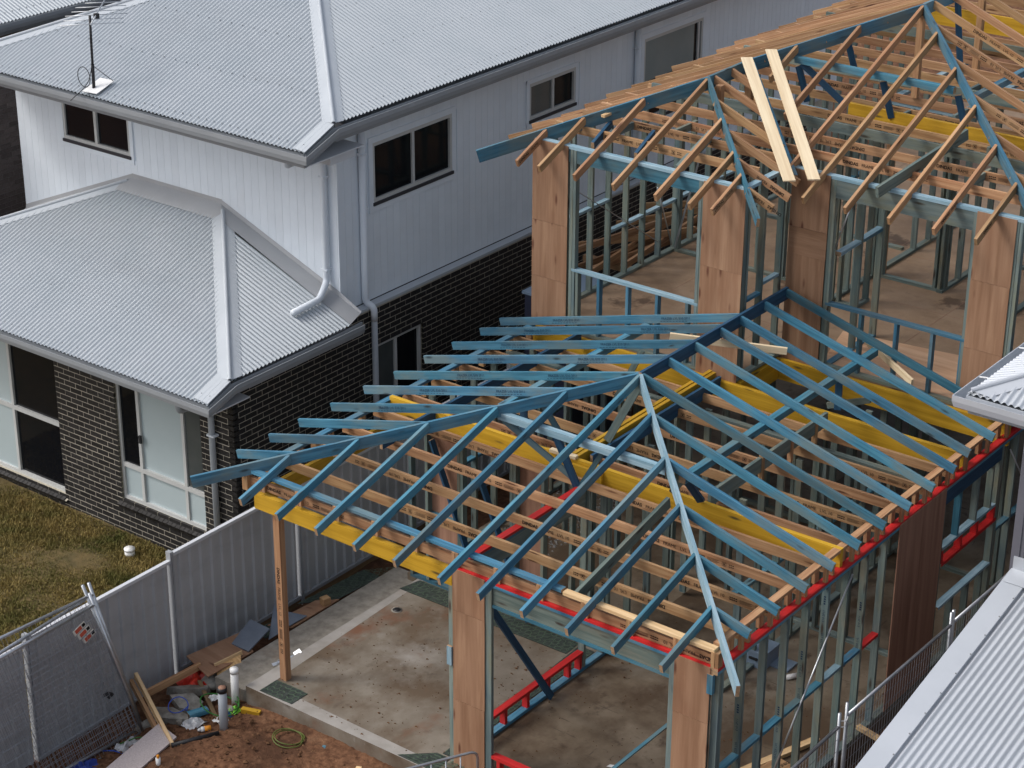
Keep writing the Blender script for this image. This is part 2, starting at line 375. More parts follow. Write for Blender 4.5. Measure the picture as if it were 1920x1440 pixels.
# grass: blades in one mesh (nobody could count them)
def grass():
    n = 190000
    x = nprng.uniform(-15.2, -8.05, n); y = nprng.uniform(-4.6, 2.34, n)
    keep = (x + 8.05) * .0 + y > -4.6
    clump = np.sin(x * 3.1 + np.sin(y * 2.3) * 1.5) * np.sin(y * 3.7 + np.sin(x * 1.9)) + nprng.normal(0, .5, n)
    h = np.clip(.035 + .012 * clump, .012, .07)
    a = nprng.uniform(0, 2 * np.pi, n); wdt = nprng.uniform(.006, .013, n)
    lean = nprng.uniform(.2, 1.3, n) * h; la = nprng.uniform(0, 2 * np.pi, n)
    z = np.full(n, -.685)
    V = np.empty((n, 3, 3))
    V[:, 0] = np.stack([x - np.cos(a) * wdt, y - np.sin(a) * wdt, z], -1)
    V[:, 1] = np.stack([x + np.cos(a) * wdt, y + np.sin(a) * wdt, z], -1)
    V[:, 2] = np.stack([x + np.cos(la) * lean, y + np.sin(la) * lean, z + h + .012], -1)
    me = bpy.data.meshes.new('grass')
    me.vertices.add(n * 3); me.vertices.foreach_set('co', V.reshape(-1))
    me.loops.add(n * 3); me.loops.foreach_set('vertex_index', np.arange(n * 3, dtype=np.int32))
    me.polygons.add(n); me.polygons.foreach_set('loop_start', np.arange(0, n * 3, 3, dtype=np.int32))
    me.update(); me.validate()
    tag(link('grass', me, None, 'grass'), 'patchy olive and straw brown lawn behind the grey metal fence', 'grass', kind='stuff')
grass()

# ================================================================= corrugated sheet roofs
def corrugated(name, u0, u1, vlo, vhi, pos, mat, parent, pitch=.076, amp=.0125, seg=8, step_lap=10):
    """ribbed sheet: u runs across the ribs, each rib runs from vlo(u) to vhi(u); pos(u, v, h) gives the point"""
    n = max(2, int((u1 - u0) / pitch * seg)); V = []; F = []
    for i in range(n + 1):
        u = u0 + (u1 - u0) * i / n
        h = amp * math.cos(2 * math.pi * u / pitch) + amp
        h += .0025 * (int(u / (pitch * step_lap)) % 2)
        V.append(pos(u, vlo(u), h)); V.append(pos(u, vhi(u), h))
        if i: F.append((2 * i - 2, 2 * i, 2 * i + 1, 2 * i - 1))
    o = pd(name, V, F, mat, parent, True)
    return o
def screws(name, pts, parent, r=.009):
    V = []; F = []
    for p in pts:
        b = len(V); p = Vector(p)
        for k in range(6):
            V.append(p + Vector((math.cos(k * 1.047) * r, math.sin(k * 1.047) * r, 0)))
        V.append(p + Vector((0, 0, .012)))
        F += [(b + k, b + (k + 1) % 6, b + 6) for k in range(6)]
    o = pd(name, V, F, 'screw', parent); o['kind'] = 'stuff'; return o
GUT = [(0, 0), (0, -.11), (.045, -.125), (.10, -.115), (.118, -.05), (.118, .012), (.108, .012), (.106, -.04), (.09, -.10), (.02, -.10), (.012, 0)]
def capping(name, a, b, mat, parent, wid=.20, d1=None, d2=None):
    """folded ridge or hip cap with a rolled crown: wings lie down each roof plane (directions d1, d2)"""
    a = Vector(a); b = Vector(b); d1 = Vector(d1).normalized(); d2 = Vector(d2).normalized()
    up = Vector((0, 0, .02)); V = []; prof = []
    for k in range(7):
        t = k / 6 * math.pi
        prof.append((math.cos(t), math.sin(t)))
    T = (b - a).normalized(); S = (d1 - T * d1.dot(T)).normalized(); U_ = T.cross(S)
    if U_.z < 0: U_ = -U_
    for p in (a, b):
        row = [p + d1 * wid + up * .6, p + d1 * wid + up, p + d1 * .03 + up * 1.6]
        row += [p + S * (.028 * c) + U_ * (.03 * s) + up * 1.7 for c, s in prof]
        row += [p + d2 * .03 + up * 1.6, p + d2 * wid + up, p + d2 * wid + up * .6]
        V += row
    n = len(V) // 2
    F = [(i, i + 1, n + i + 1, n + i) for i in range(n - 1)]
    return pd(name, V, F, mat, parent)

# ================================================================= LEFT NEIGHBOUR: pale two storey house
HL = thing('neighbour_house', 'pale grey clad and black brick two storey house with corrugated metal roofs', 'house', (-12, 5, -.7))
BX, BY = -9.32, 2.385          # outer faces of the brickwork (side, front)
UX, UY = -9.42, 4.77           # outer faces of the cladding
# ---- brickwork: individual bricks on recessed mortar
LWIN = [(-15.6, -13.0, -.47, 1.79), (-11.73, -9.98, -.13, 1.79)]            # front openings x0,x1,z0,z1
SWIN = [(5.34, 6.50, -.35, 1.95)]                                            # side opening y0,y1,z0,z1
mort = aab('mortar_wall', (-17.2, BY + .012, -.85), (BX - .012, BY + .1, 2.44), 'mortar', None, False) if False else None
def wall_grid(axis, lo, hi, z0, z1, openings):
    """rects of a wall around its openings: (a0,a1,z0,z1)"""
    xs = sorted({lo, hi, *[o[0] for o in openings], *[o[1] for o in openings]})
    out = []
    for a, b in zip(xs[:-1], xs[1:]):
        ops = sorted([(o[2], o[3]) for o in openings if o[0] <= a + 1e-6 and o[1] >= b - 1e-6])
        z = z0
        for p, q in ops:
            if p > z: out.append((a, b, z, p))
            z = max(z, q)
        if z < z1: out.append((a, b, z, z1))
    return out
items = [((a, BY + .004, p), (b, BY + .11, q)) for a, b, p, q in wall_grid('x', -17.4, BX - .004, -.85, 2.47, LWIN)]
items += [((BX - .11, a, p), (BX - .004, b, q)) for a, b, p, q in wall_grid('y', BY + .004, 19, -.85, 2.565, SWIN)]
brickwall = boxes('brick_wall', items, 'mortar', HL)
bl = []   # (lo, hi, priority, kind)
CH, BLEN = .0857, .24
def course_bricks(front):
    out = []
    zc0 = -.80
    for r_ in range(40):
        z0 = zc0 + r_ * CH; z1 = z0 + .0727
        ztop = 2.44 if front else 2.56
        if z0 > ztop - .02: break
        z1 = min(z1, ztop)
        a = (BLEN / 2 if (r_ % 2) == (0 if front else 1) else BLEN)
        pos = 0.0; segs = []
        lim = 7.9 if front else 15.5
        while pos < lim:
            e = pos + a - .013; segs.append((pos, e)); pos += a; a = BLEN
        for s, e in segs:
            if front: lo, hi = BX - e, BX - s
            else: lo, hi = BY + s, BY + e
            ops = LWIN if front else SWIN
            parts = [(lo, hi)]
            for o in ops:
                if z1 > o[2] + .015 and z0 < o[3] - .015:
                    np_ = []
                    for p, q in parts:
                        if q <= o[0] or p >= o[1]: np_.append((p, q)); continue
                        if p < o[0] - .02: np_.append((p, o[0]))
                        if q > o[1] + .02: np_.append((o[1], q))
                    parts = np_
            for p, q in parts:
                out.append((p, q, z0, z1))
    return out
fb = course_bricks(True); sb = course_bricks(False)
camxy = CP
cand = []
for p, q, z0, z1 in fb:
    if p > -13.2 and z1 > -.72 and not (p < -11.8 and z1 > 1.83):
        cand.append((0 if (q > -9.98 or (-13.0 < p < -11.7)) else 1, 'f', p, q, z0, z1))
for p, q, z0, z1 in sb: 
    if z0 > .35: cand.append((2 + p * .2, 's', p, q, z0, z1))
cand.sort(key=lambda c: c[0]); chosen = set(cand[:300])
rest = []
def brick_box(k, p, q, z0, z1):
    e = rng.uniform(-.0015, .0025)
    if k == 'f': return ((p, BY - e, z0), (q, BY + .04, z1))
    return ((BX - .04, p, z0), (BX + e, q, z1))
for c in cand[:300]:
    lo, hi = brick_box(*c[1:])
    aab('brick', lo, hi, 'brickface' if c[1] == 'f' else 'brickblack', brickwall, False)
for k, L_ in (('f', fb), ('s', sb)):
    it = [brick_box(k, *b_) for b_ in L_]
    names = {tuple(round(v, 4) for v in c[2:]) for c in chosen if c[1] == k}
    it = [brick_box(k, *b_) for b_ in L_ if tuple(round(v, 4) for v in b_) not in names]
    o = boxes('brickwork', it, 'brickface' if k == 'f' else 'brickblack', brickwall); o['kind'] = 'stuff'
# sloping sill bricks below the front windows
for (x0, x1, z0, z1) in LWIN:
    n = int((x1 - x0 + .1) / .086)
    for i in range(n):
        x = x0 - .05 + i * .086
        if x < -15.3: continue
        beam('sill_brick', (x + .038, BY - .06, z0 - .075), (x + .038, BY + .10, z0 - .005), .076, .075, 'brickface', brickwall)
    pd('sill_mortar', [(x0 - .05, BY - .045, z0 - .09), (x1 + .05, BY - .045, z0 - .09), (x1 + .05, BY + .1, z0 - .02), (x0 - .05, BY + .1, z0 - .02),
        (x0 - .05, BY + .0, z0 - .13), (x1 + .05, BY + .0, z0 - .13)], [(0, 1, 2, 3), (0, 4, 5, 1)], 'mortar', brickwall)
# ---- cladding: vertical boards with narrow grooves, split round the windows
UWF = [(-15.15, -13.58, 4.10, 5.6)]
UWS = [(5.46, 7.37, 4.07, 5.05), (9.20, 10.55, 4.35, 5.06), (12.42, 14.30, 3.55, 5.07)]
clad = boxes('upper_wall', [((a, UY + .012, p), (b, UY + .15, q)) for a, b, p, q in wall_grid('x', -16.2, UX - .01, 2.55, 5.35, UWF)] +
             [((UX - .15, a, p), (UX - .012, b, q)) for a, b, p, q in wall_grid('y', UY + .01, 19.5, 2.66, 5.75, UWS)], 'cladding', HL)
clad['label'] = 'pale grey upper storey wall clad in vertical boards'
def boards(front):
    lo, hi = (-16.2, UX) if front else (UY, 19.4)
    ops = UWF if front else UWS
    w_ = .15; a = lo
    while a < hi - .01:
        b = min(a + w_, hi)
        spans = [(2.63, 5.34 if front else 5.72)]
        for o in ops:
            if b > o[0] + .005 and a < o[1] - .005:
                ns = []
                for p, q in spans:
                    if o[2] > p: ns.append((p, o[2]))
                    if o[3] < q: ns.append((o[3], q))
                spans = ns
        for p, q in spans:
            if q - p < .03: continue
            if front: aab('cladding_board', (a + .0018, UY - rng.uniform(0, .0008), p), (b - .0018, UY + .014, q), 'cladding', clad, False)
            else: aab('cladding_board', (UX - .014, a + .0018, p), (UX + rng.uniform(0, .0008), b - .0018, q), 'cladding', clad, False)
        a = b
boards(True); boards(False)
# base trim between cladding and brick (sloping ledge + drip edge)
sweep('ledge_trim', [(BX + .002, 4.72, 2.60), (BX + .002, 19.3, 2.60)], [(.022, -.03), (.022, .012), (-.085, .038), (-.085, -.03)], 'trim', HL)
aab('shadow_gap', (UX - .02, UY + .01, 2.615), (UX + .004, 19.4, 2.645), 'sillmetal', HL)
# ---- roofs
tU, tLo = .40, .39
UF = lambda y: 5.5 + tU * (y - 3.46)
US = lambda x: 5.5 + tU * (-8.2 - x)
corrugated('roof_sheet', -16.45, -8.83, lambda x: 3.50, lambda x: max(3.52, min(-4.74 - x, x + 19.66) - .02),
           lambda x, y, h: (x, y, UF(y) + h), 'roofmetal', HL)
corrugated('roof_sheet', 4.14, 24, lambda y: -8.85, lambda y: max(-4.74 - y, -12.2) + .02,
           lambda y, x, h: (x, y, US(x) + h), 'roofmetal', HL)
pd('rear_roof', [(-12.2, 7.46, US(-12.2)), (-12.2, 24, US(-12.2)), (-16.4, 24, 5.35), (-16.4, 3.3, 5.35)], [(0, 1, 2, 3)], 'roofmetal', HL)
capping('hip_capping', (-8.84, 4.10, UF(4.10)), (-12.2, 7.46, UF(7.46)), 'trim', HL, .21, (-1, 0, 0), (0, 1, 0))
capping('hip_capping', (-16.2, 3.46, UF(3.46)), (-12.2, 7.46, UF(7.46)), 'trim', HL, .22, (1, 0, 0), (-.6, .6, -.12))
quad('hip_flashing', [(-8.83, 3.50, UF(3.50) + .024), (-8.83, 4.10, UF(4.10) + .024), (-9.06, 4.30, UF(4.30) + .024), (-9.06, 3.52, UF(3.52) + .024)], 'trim', HL)
LF = lambda y: 2.5 + tLo * (y - 1.49)
LS = lambda x: 2.5 + tLo * (-8.44 - x)
corrugated('roof_sheet', -17.0, -8.92, lambda x: 1.53, lambda x: max(1.55, min(4.75, -6.95 - x, x + 18.35) - .02),
           lambda x, y, h: (x, y, LF(y) + h), 'roofmetal', HL)
corrugated('roof_sheet', 2.02, 4.45, lambda y: -8.93, lambda y: -6.95 - y + .02,
           lambda y, x, h: (x, y, LS(x) + h), 'roofmetal', HL)
capping('hip_capping', (-8.93, 1.98, LF(1.98)), (-11.60, 4.65, LF(4.65)), 'trim', HL, .23, (-1, 0, 0), (0, 1, 0))
capping('hip_capping', (-16.86, 1.49, LF(1.49)), (-13.66, 4.69, LF(4.69)), 'trim', HL, .20, (1, 0, 0), (-.6, .6, -.12))
quad('hip_flashing', [(-8.92, 1.54, LF(1.54) + .024), (-8.92, 1.98, LF(1.98) + .024), (-9.20, 2.27, LF(2.27) + .024), (-9.20, 1.56, LF(1.56) + .024)], 'trim', HL)
# apron flashing where the low roof meets the upper wall
def apron(pts, wid, mat='apron'):
    V = []
    for (x, z, dx, dz) in pts:
        V += [(x, UY - .003, z + .09), (x, UY - .012, z + .03), (x + dx, UY - wid, z + dz)]
    n = len(pts); F = []
    for i in range(n - 1):
        F += [(3 * i, 3 * i + 1, 3 * i + 4, 3 * i + 3), (3 * i + 1, 3 * i + 2, 3 * i + 5, 3 * i + 4)]
    return pd('apron_flashing', V, F, mat, HL)
apron([(-16.2, 2.72, 0, -.12), (-13.62, LF(4.77) + .01, -.32, -.105), (-11.72, LF(4.77) + .01, .32, -.105)], .30)
za = LF(4.77)
pd('apron_flashing', [(-11.72, 4.765, za + .09), (-9.40, 4.765, LS(-9.40) + .09), (-9.02, 4.765, LS(-9.02) + .05),
                      (-11.72, 4.74, za + .035), (-9.40, 4.74, LS(-9.40) + .035), (-9.02, 4.74, LS(-9.02) + .03),
                      (-11.40, 4.45, za - .09), (-9.3, 4.42, LS(-9.3) + .026), (-8.93, 4.42, LS(-8.93) + .026)],
   [(0, 3, 4, 1), (1, 4, 5, 2), (3, 6, 7, 4), (4, 7, 8, 5)], 'apron', HL)
# gutters, fascias, soffits
sweep('gutter', [(-17.2, 1.58, 2.49), (-8.95, 1.58, 2.49), (-8.95, 2.02, 2.655), (-8.95, 4.62, 2.655)], GUT, 'gutter', HL)
sweep('gutter', [(-16.6, 3.55, 5.49), (-8.86, 3.55, 5.49), (-8.86, 4.10, 5.715), (-8.86, 24, 5.715)], GUT, 'gutter', HL)
aab('fascia', (-17.2, 1.59, 2.30), (-8.99, 1.62, 2.49), 'gutter', HL); aab('fascia', (-8.99, 2.06, 2.46), (-8.965, 4.72, 2.64), 'gutter', HL)
aab('soffit', (-17.2, 1.62, 2.30), (-8.99, 2.40, 2.318), 'soffit', HL); aab('soffit', (-9.33, 2.40, 2.44), (-8.99, 4.72, 2.458), 'soffit', HL)
aab('fascia', (-16.6, 3.56, 5.28), (-8.90, 3.585, 5.49), 'gutter', HL); aab('fascia', (-8.90, 4.16, 5.50), (-8.875, 24, 5.70), 'gutter', HL)
aab('soffit', (-16.6, 3.585, 5.285), (-8.9, 4.78, 5.30), 'soffit', HL); aab('soffit', (-9.43, 4.78, 5.52), (-8.9, 24, 5.535), 'soffit', HL)
pd('eave_closure', [(-8.87, 3.56, 5.29), (-8.87, 4.14, 5.52), (-8.87, 4.14, UF(4.12)), (-8.87, 3.52, UF(3.52))], [(0, 1, 2, 3)], 'gutter', HL); pd('eave_closure', [(-8.96, 1.60, 2.31), (-8.96, 2.05, 2.46), (-8.96, 2.02, LF(2.0)), (-8.96, 1.56, LF(1.56))], [(0, 1, 2, 3)], 'gutter', HL)
aab('eave_box', (-9.40, 4.25, 5.10), (-9.06, 4.76, 5.29), 'soffit', HL)
# roof screws
pts = []
for k, y in enumerate((3.62, 4.55, 5.5, 6.45)):
    x = -16.4
    while x < -8.9:
        if y < min(-4.74 - x, x + 19.66) - .25: pts.append((x, y, UF(y) + .024))
        x += .076 * (2 if k == 0 else 3)
for k, y in enumerate((1.66, 2.5, 3.35, 4.15)):
    x = -16.9
    while x < -8.95:
        if y < min(-6.95 - x, x + 18.35) - .25: pts.append((x, y, LF(y) + .024))
        x += .076 * (2 if k == 0 else 3)
for k, x in enumerate((-9.0, -9.9, -10.8, -11.7)):
    y = 4.1
    while y < 20:
        if x > -4.74 - y + .25: pts.append((x, y, US(x) + .024))
        y += .076 * (2 if k == 0 else 3)
for k, x in enumerate((-9.05, -9.9, -10.7)):
    y = 2.0
    while y < 4.4:
        if x > -6.95 - y + .25: pts.append((x, y, LS(x) + .024))
        y += .152
screws('roof_screws', pts, HL)
# ---- windows
def window(parent, front, face, a0, a1, z0, z1, mull, trans, panes, fr=.055, rec=.05, sill=False, surround=0):
    """front: faces -y at y=face, else faces +x at x=face. panes: {(col,row): material}"""
    def B(n, p, q, lo, hi, d0, d1, mat, par):
        if front: return aab(n, (p, face + d0, lo), (q, face + d1, hi), mat, par, False)
        return aab(n, (face - d1, p, lo), (face - d0, q, hi), mat, par, False)
    fo = B('window', a0, a1, z0, z0 + fr, rec - .012, rec + .07, 'alu', parent)
    B('frame', a0, a1, z1 - fr, z1, rec - .012, rec + .07, 'alu', fo)
    B('frame', a0, a0 + fr * .8, z0 + fr, z1 - fr, rec - .01, rec + .07, 'alu', fo)
    B('frame', a1 - fr * .8, a1, z0 + fr, z1 - fr, rec - .01, rec + .07, 'alu', fo)
    aa = [a0] + mull + [a1]; tt = [z0] + trans + [z1]
    for m in mull: B('mullion', m - .028, m + .028, z0 + fr, z1 - fr, rec - .008, rec + .07, 'alu', fo)
    for t_ in trans: B('transom', a0 + fr * .8, a1 - fr * .8, t_ - .035, t_ + .035, rec - .011, rec + .07, 'alu', fo)
    for i in range(len(aa) - 1):
        for j in range(len(tt) - 1):
            mt = panes.get((i, j), 'glassdark')
            B('pane', aa[i] + .01, aa[i + 1] - .01, tt[j] + .01, tt[j + 1] - .01, rec + .02 + .012 * (i % 2), rec + .03 + .012 * (i % 2), mt, fo)
    if sill: B('sill', a0 - .015, a1 + .015, z0 - .045, z0 + .002, rec - .035, rec + .03, 'sillmetal', fo)
    if surround:
        s = surround; d0 = -.016
        B('architrave', a0 - s, a0, z0 - s - .05, z1 + s, d0, .02, 'cladding', fo); B('architrave', a1, a1 + s, z0 - s - .05, z1 + s, d0, .02, 'cladding', fo)
        B('architrave', a0 - s, a1 + s, z1, z1 + s, d0 - .002, .02, 'cladding', fo); B('architrave', a0 - s, a1 + s, z0 - s - .05, z0 - .05, d0 - .002, .02, 'cladding', fo)
    return fo
window(HL, True, BY, -15.6, -13.0, -.47, 1.79, [-14.10], [.66], {(0, 0): 'glassblind', (0, 1): 'glassblind'}, rec=.06)
window(HL, True, BY, -11.73, -9.98, -.13, 1.79, [-11.31, -10.40], [.44], {(0, 0): 'glassblind', (1, 0): 'glassblind', (2, 0): 'glassblind', (1, 1): 'glassblind', (2, 1): 'glassgrey'}, rec=.06)
aab('window_latch', (-11.30, BY + .02, .90), (-11.255, BY + .05, 1.02), 'grip', HL)
window(HL, True, UY, -15.11, -13.62, 4.15, 4.84, [-14.38], [], {}, rec=.0, sill=True, surround=.07)
window(HL, False, UX, 5.53, 7.34, 4.12, 5.02, [6.44], [], {}, rec=.0, sill=True, surround=.09)
window(HL, False, UX, 9.27, 10.5, 4.42, 5.01, [9.90], [], {(0, 0): 'glassgrey'}, rec=.0, sill=True, surround=.07)
wb = window(HL, False, UX, 12.46, 14.27, 3.6, 5.03, [14.15], [], {}, rec=.0, sill=True, surround=.09)
aab('roller_blind', (UX - .012, 12.50, 4.28), (UX - .006, 14.02, 5.0), 'blindfabric', wb, False); wb.children[-1]['label'] = 'half lowered pale roller blind'
window(HL, False, BX, 5.36, 6.48, -.35, 1.94, [5.90], [], {(0, 0): 'glassgrey'}, rec=.05)
# ---- downpipes
dp = lambda pts, mat, r=.048, parent=HL: tube('downpipe', bend(pts, .09), r, mat, parent, 12)
def clip(p, d): aab('pipe_clip', (p[0] - .055, p[1] - .055, p[2] - .012), (p[0] + .055 + d[0], p[1] + .055 + d[1], p[2] + .012), 'pvcpaint', HL)
dp([(-9.36, 5.24, 5.56), (-9.36, 5.24, 2.68), (-9.25, 5.30, 2.60), (-9.25, 5.30, 2.40)], 'pvcpaint', .052)
dp([(-9.25, 5.30, 2.44), (-9.25, 5.30, -.65)], 'pvcgrey', .047)
dp([(-9.36, 12.20, 5.56), (-9.36, 12.20, 2.7)], 'pvcpaint', .052)
clip((-9.36, 5.24, 4.95), (0, .0)); clip((-9.36, 12.2, 4.95), (0, 0))
dp([(-9.30, 3.62, 5.40), (-9.30, 3.62, 5.22), (-9.52, 4.66, 5.15), (-9.62, 4.70, 5.05), (-9.62, 4.70, 3.10), (-9.45, 4.35, 2.985), (-9.43, 3.77, 2.975)], 'pvcpaint', .05)
clip((-9.62, 4.7, 4.7), (0, .04)); clip((-9.62, 4.7, 3.3), (0, .04))
dp([(-9.62, 1.66, 2.42), (-9.62, 1.66, 2.18), (-9.70, 2.30, 2.10), (-9.70, 2.33, 2.0), (-9.70, 2.33, -.66)], 'pvcgrey', .047)
clip((-9.70, 2.33, 1.55), (.03, .03))
# vent pipe with rubber boot on the roof
vz = US(-10.15)
tube('vent_pipe', [(-10.15, 12.1, vz - .05), (-10.15, 12.1, vz + .55)], .045, 'pvcgrey', HL, 14)
tube('pipe_boot', [(-10.15, 12.1, vz - .02), (-10.15, 12.1, vz + .03), (-10.15, 12.1, vz + .06), (-10.15, 12.1, vz + .12)], [.15, .14, .09, .055], 'blackplastic', HL, 16)
# ---- TV antenna on the upper roof
az = UF(3.61)
AN = thing('tv_antenna', 'television antenna with cable loop on dark mast at the roof eave', 'antenna', (-13.02, 3.61, az))
m0 = Vector((-13.02, 3.61, az + .03))
top = m0 + Vector((.035, .0, 1.10))
quad('base_plate', [m0 + Vector((-.12, -.12, -.012)), m0 + Vector((.16, -.10, -.005)), m0 + Vector((.20, .22, .125)), m0 + Vector((-.08, .20, .12))], 'whiteplastic', AN, .006)
tube('mast', [m0, m0 + (top - m0) * .35], .024, 'grip', AN, 10); tube('mast', [m0 + (top - m0) * .34, top], .019, 'blackplastic', AN, 10)
tube('stay', [m0 + (top - m0) * .33, m0 + Vector((.20, .2, .12))], .005, 'grip', AN, 5)
bd = Vector((-.45, .75, .2)).normalized(); el = Vector((.65, .76, .0)).normalized()
b0 = top - bd * .10 - Vector((-.05, 0, .08))
tube('boom', [b0, b0 + bd * .75], .010, 'galv', AN, 6)
for k, (s, L_) in enumerate(((.02, .46), (.16, .42), (.30, .44), (.42, .38), (.55, .36), (.68, .26))):
    c = b0 + bd * s; tube('antenna_element', [c - el * L_, c + el * L_], .006, 'galv', AN, 6)
aab('cable_box', b0 + bd * .3 - Vector((.03, .03, .06)), b0 + bd * .3 + Vector((.03, .03, .02)), 'grip', AN)
ring = [m0 + Vector((-.16 + .13 * math.cos(a), -.03, .17 + .15 * math.sin(a))) for a in [i * .3927 for i in range(16)]]
tube('cable', ring, .006, 'grip', AN, 6, closed=True)
tube('cable', bend([top, m0 + Vector((.04, 0, .9)), m0 + Vector((.03, -.02, .4)), m0 + Vector((-.05, -.04, .1)), m0 + Vector((-.12, -.35, -.10))], .2), .006, 'grip', AN, 6)

# ================================================================= FAR LEFT: brown brick house
HB = thing('brick_house', 'brown brick house with pale corrugated roof at the top left corner', 'house', (-22, 8, -.7))
NX = -17.95
nw = boxes('brick_wall', [((NX - .2, a, p), (NX - .005, b, q)) for a, b, p, q in wall_grid('y', 3, 26, -.8, 5.15, [(6.9, 7.6, 2.2, 2.9), (9.4, 11.2, 4.2, 5.0)])], 'mortargrey', HB)
cnt = 0; rest = []
for r_ in range(70):
    z0 = -.75 + r_ * CH; z1 = z0 + .0757
    if z1 > 5.15: break
    a = 3.0 + (.12 if r_ % 2 else 0)
    while a < 18:
        b = a + .23
        op = [o for o in ((6.9, 7.6, 2.2, 2.9), (9.4, 11.2, 4.2, 5.0)) if b > o[0] and a < o[1] and z1 > o[2] and z0 < o[3]]
        if not op:
            e = rng.uniform(0, .003)
            if 4.0 < a < 8.6 and z0 > 2.2 and cnt < 300 and ((a - 4) < 3.4 or z0 > 4):
                aab('brick', (NX - .05, a, z0), (NX + e, b, z1), 'brickbrown', nw, False); cnt += 1
            else: rest.append(((NX - .05, a, z0), (NX + e, b, z1)))
        a += .24
boxes('brickwork', rest, 'brickbrown', nw)['kind'] = 'stuff'
aab('window', (NX - .06, 9.4, 4.2), (NX - .05, 11.2, 5.0), 'glassdark', HB); aab('window', (NX - .06, 6.9, 2.2), (NX - .05, 7.6, 2.9), 'glassdark', HB)
aab('window_frame', (NX - .08, 11.1, 4.2), (NX - .02, 11.2, 5.0), 'sillmetal', HB)
corrugated('roof_sheet', 3.5, 26, lambda y: NX + .42, lambda y: NX - 4, lambda y, x, h: (x, y, 5.36 + .4 * (NX + .42 - x) + h), 'roofmetal', HB)
sweep('gutter', [(NX + .38, 3.4, 5.36), (NX + .38, 26, 5.36)], GUT, 'gutter', HB)
aab('fascia', (NX + .345, 3.4, 5.16), (NX + .37, 26, 5.36), 'gutter', HB); aab('soffit', (NX - .1, 3.4, 5.15), (NX + .345, 26, 5.165), 'soffit', HB)
screws('roof_screws', [(NX + .2, 4 + i * .152, 5.36 + .4 * .22 + .016) for i in range(120)], HB)
# ================================================================= SLAB of the new house
def slabbox(name, lo, hi, mat): return tag(aab(name, lo, hi, mat, None, False), kind='structure')
slabbox('concrete_slab', (-6.62, -.31, -.45), (-3.52, 3.12, 0), 'slab')
slabbox('garage_floor', (-3.53, -.31, -.45), (.02, 20, -.003), 'garagefloor')
slabbox('house_floor', (-6.85, 3.12, -.45), (-3.52, 20, -.002), 'garagefloor')
slabbox('slab_rebate', (-7.20, -.27, -.45), (-6.60, 3.3, -.115), 'rawconcrete')
pd('slab_margin', [(-6.62, -.312, .002), (-6.40, -.10, .002), (-6.52, 3.10, .002), (-6.62, 3.10, .002), (-3.6, -.312, .002), (-3.6, -.15, .002)], [(0, 1, 2, 3), (0, 4, 5, 1)], 'rebate')['kind'] = 'structure'

# ================================================================= THE TIMBER HOUSE FRAME
HF = thing('timber_house_frame', 'unfinished two storey timber house frame with blue, red, yellow and pine members', 'house frame', (-3.4, 5, 0))
def fb_(name, *a, **k): return beam(name, *a, parent=HF, **k)
def fa(name, lo, hi, mat): return aab(name, lo, hi, mat, HF)
def panel(lo, hi, mat, seams, label):
    zs = [lo[2]] + seams + [hi[2]]
    for a, b in zip(zs[:-1], zs[1:]):
        o = fa('bracing_panel', (lo[0] + rng.uniform(-.003, .003), lo[1], a + .002), (hi[0] + rng.uniform(-.003, .003), hi[1], b - .002), mat)
        o['label'] = label
# ---- printed marks (flat print on the timber)
def mark_mesh(kind):
    key = ('mark', kind)
    if key in TXT: return TXT[key]
    parts = []
    def txt(body, size, x, y, bold, mat='ink'):
        me = textmesh(body, size, mat, bold)
        n = len(me.vertices); co = np.empty(n * 3); me.vertices.foreach_get('co', co); co = co.reshape(-1, 3)
        parts.append((co + np.array([x, y, 0]), [tuple(p.vertices) for p in me.polygons]))
    def rect(x0, y0, x1, y1):
        parts.append((np.array([(x0, y0, 0), (x1, y0, 0), (x1, y1, 0), (x0, y1, 0)]), [(0, 1, 2, 3)]))
    if kind == 'long':
        txt('DINDAS', .062, -.36, 0, .0016); txt('FRAME', .060, -.105, 0, .0); txt('LVL 10', .060, .12, 0, .0)
        for i in range(2):
            for q in range(4): rect(.27 + q * .026, .008 - i * .026, .27 + q * .026 + .021, .021 - i * .026)
        for i in range(4): rect(.40, .017 - i * .012, .56 - .02 * (i % 2), .021 - i * .012)
        x = .60
        for a, b, c, d in ((x, -.027, x + .055, -.024), (x, .024, x + .055, .027), (x, -.027, x + .003, .027), (x + .052, -.027, x + .055, .027)): rect(a, b, c, d)
        parts.append((np.array([(x + .012, -.018, 0), (x + .018, -.02, 0), (x + .045, .016, 0), (x + .038, .019, 0)]), [(0, 1, 2, 3)]))
        parts.append((np.array([(x + .010, .016, 0), (x + .016, .02, 0), (x + .045, -.014, 0), (x + .039, -.019, 0)]), [(3, 2, 1, 0)]))
        for i in range(2):
            for q in range(3): rect(.69 + q * .024, .008 - i * .024, .69 + q * .024 + .018, .019 - i * .024)
    if kind == 'short': txt('DINDAS', .06, -.12, 0, .0016); txt('FRAME', .058, .13, 0, .0)
    if kind == 'frazer': txt('FRAZER LVL E10 2F11', .05, 0, .006, .0); [rect(-.26 + i * .05, -.034, -.26 + i * .05 + .034, -.028) for i in range(9)]
    if kind == 'stud': txt('FRAZER LVL', .042, -.16, 0, .0); txt('E10 2F11', .042, .17, 0, .0); [rect(.32 + i * .03, -.012, .32 + i * .03 + .02, .012) for i in range(4)]
    V = []; F = []
    for co, fs in parts:
        b = len(V); V += co.tolist(); F += [tuple(b + i for i in f) for f in fs]
    me = bpy.data.meshes.new('lettering'); me.from_pydata(V, [], F)
    me.materials.append(MATS['inkblue' if kind in ('frazer', 'stud') else 'ink']); TXT[key] = me
    return me
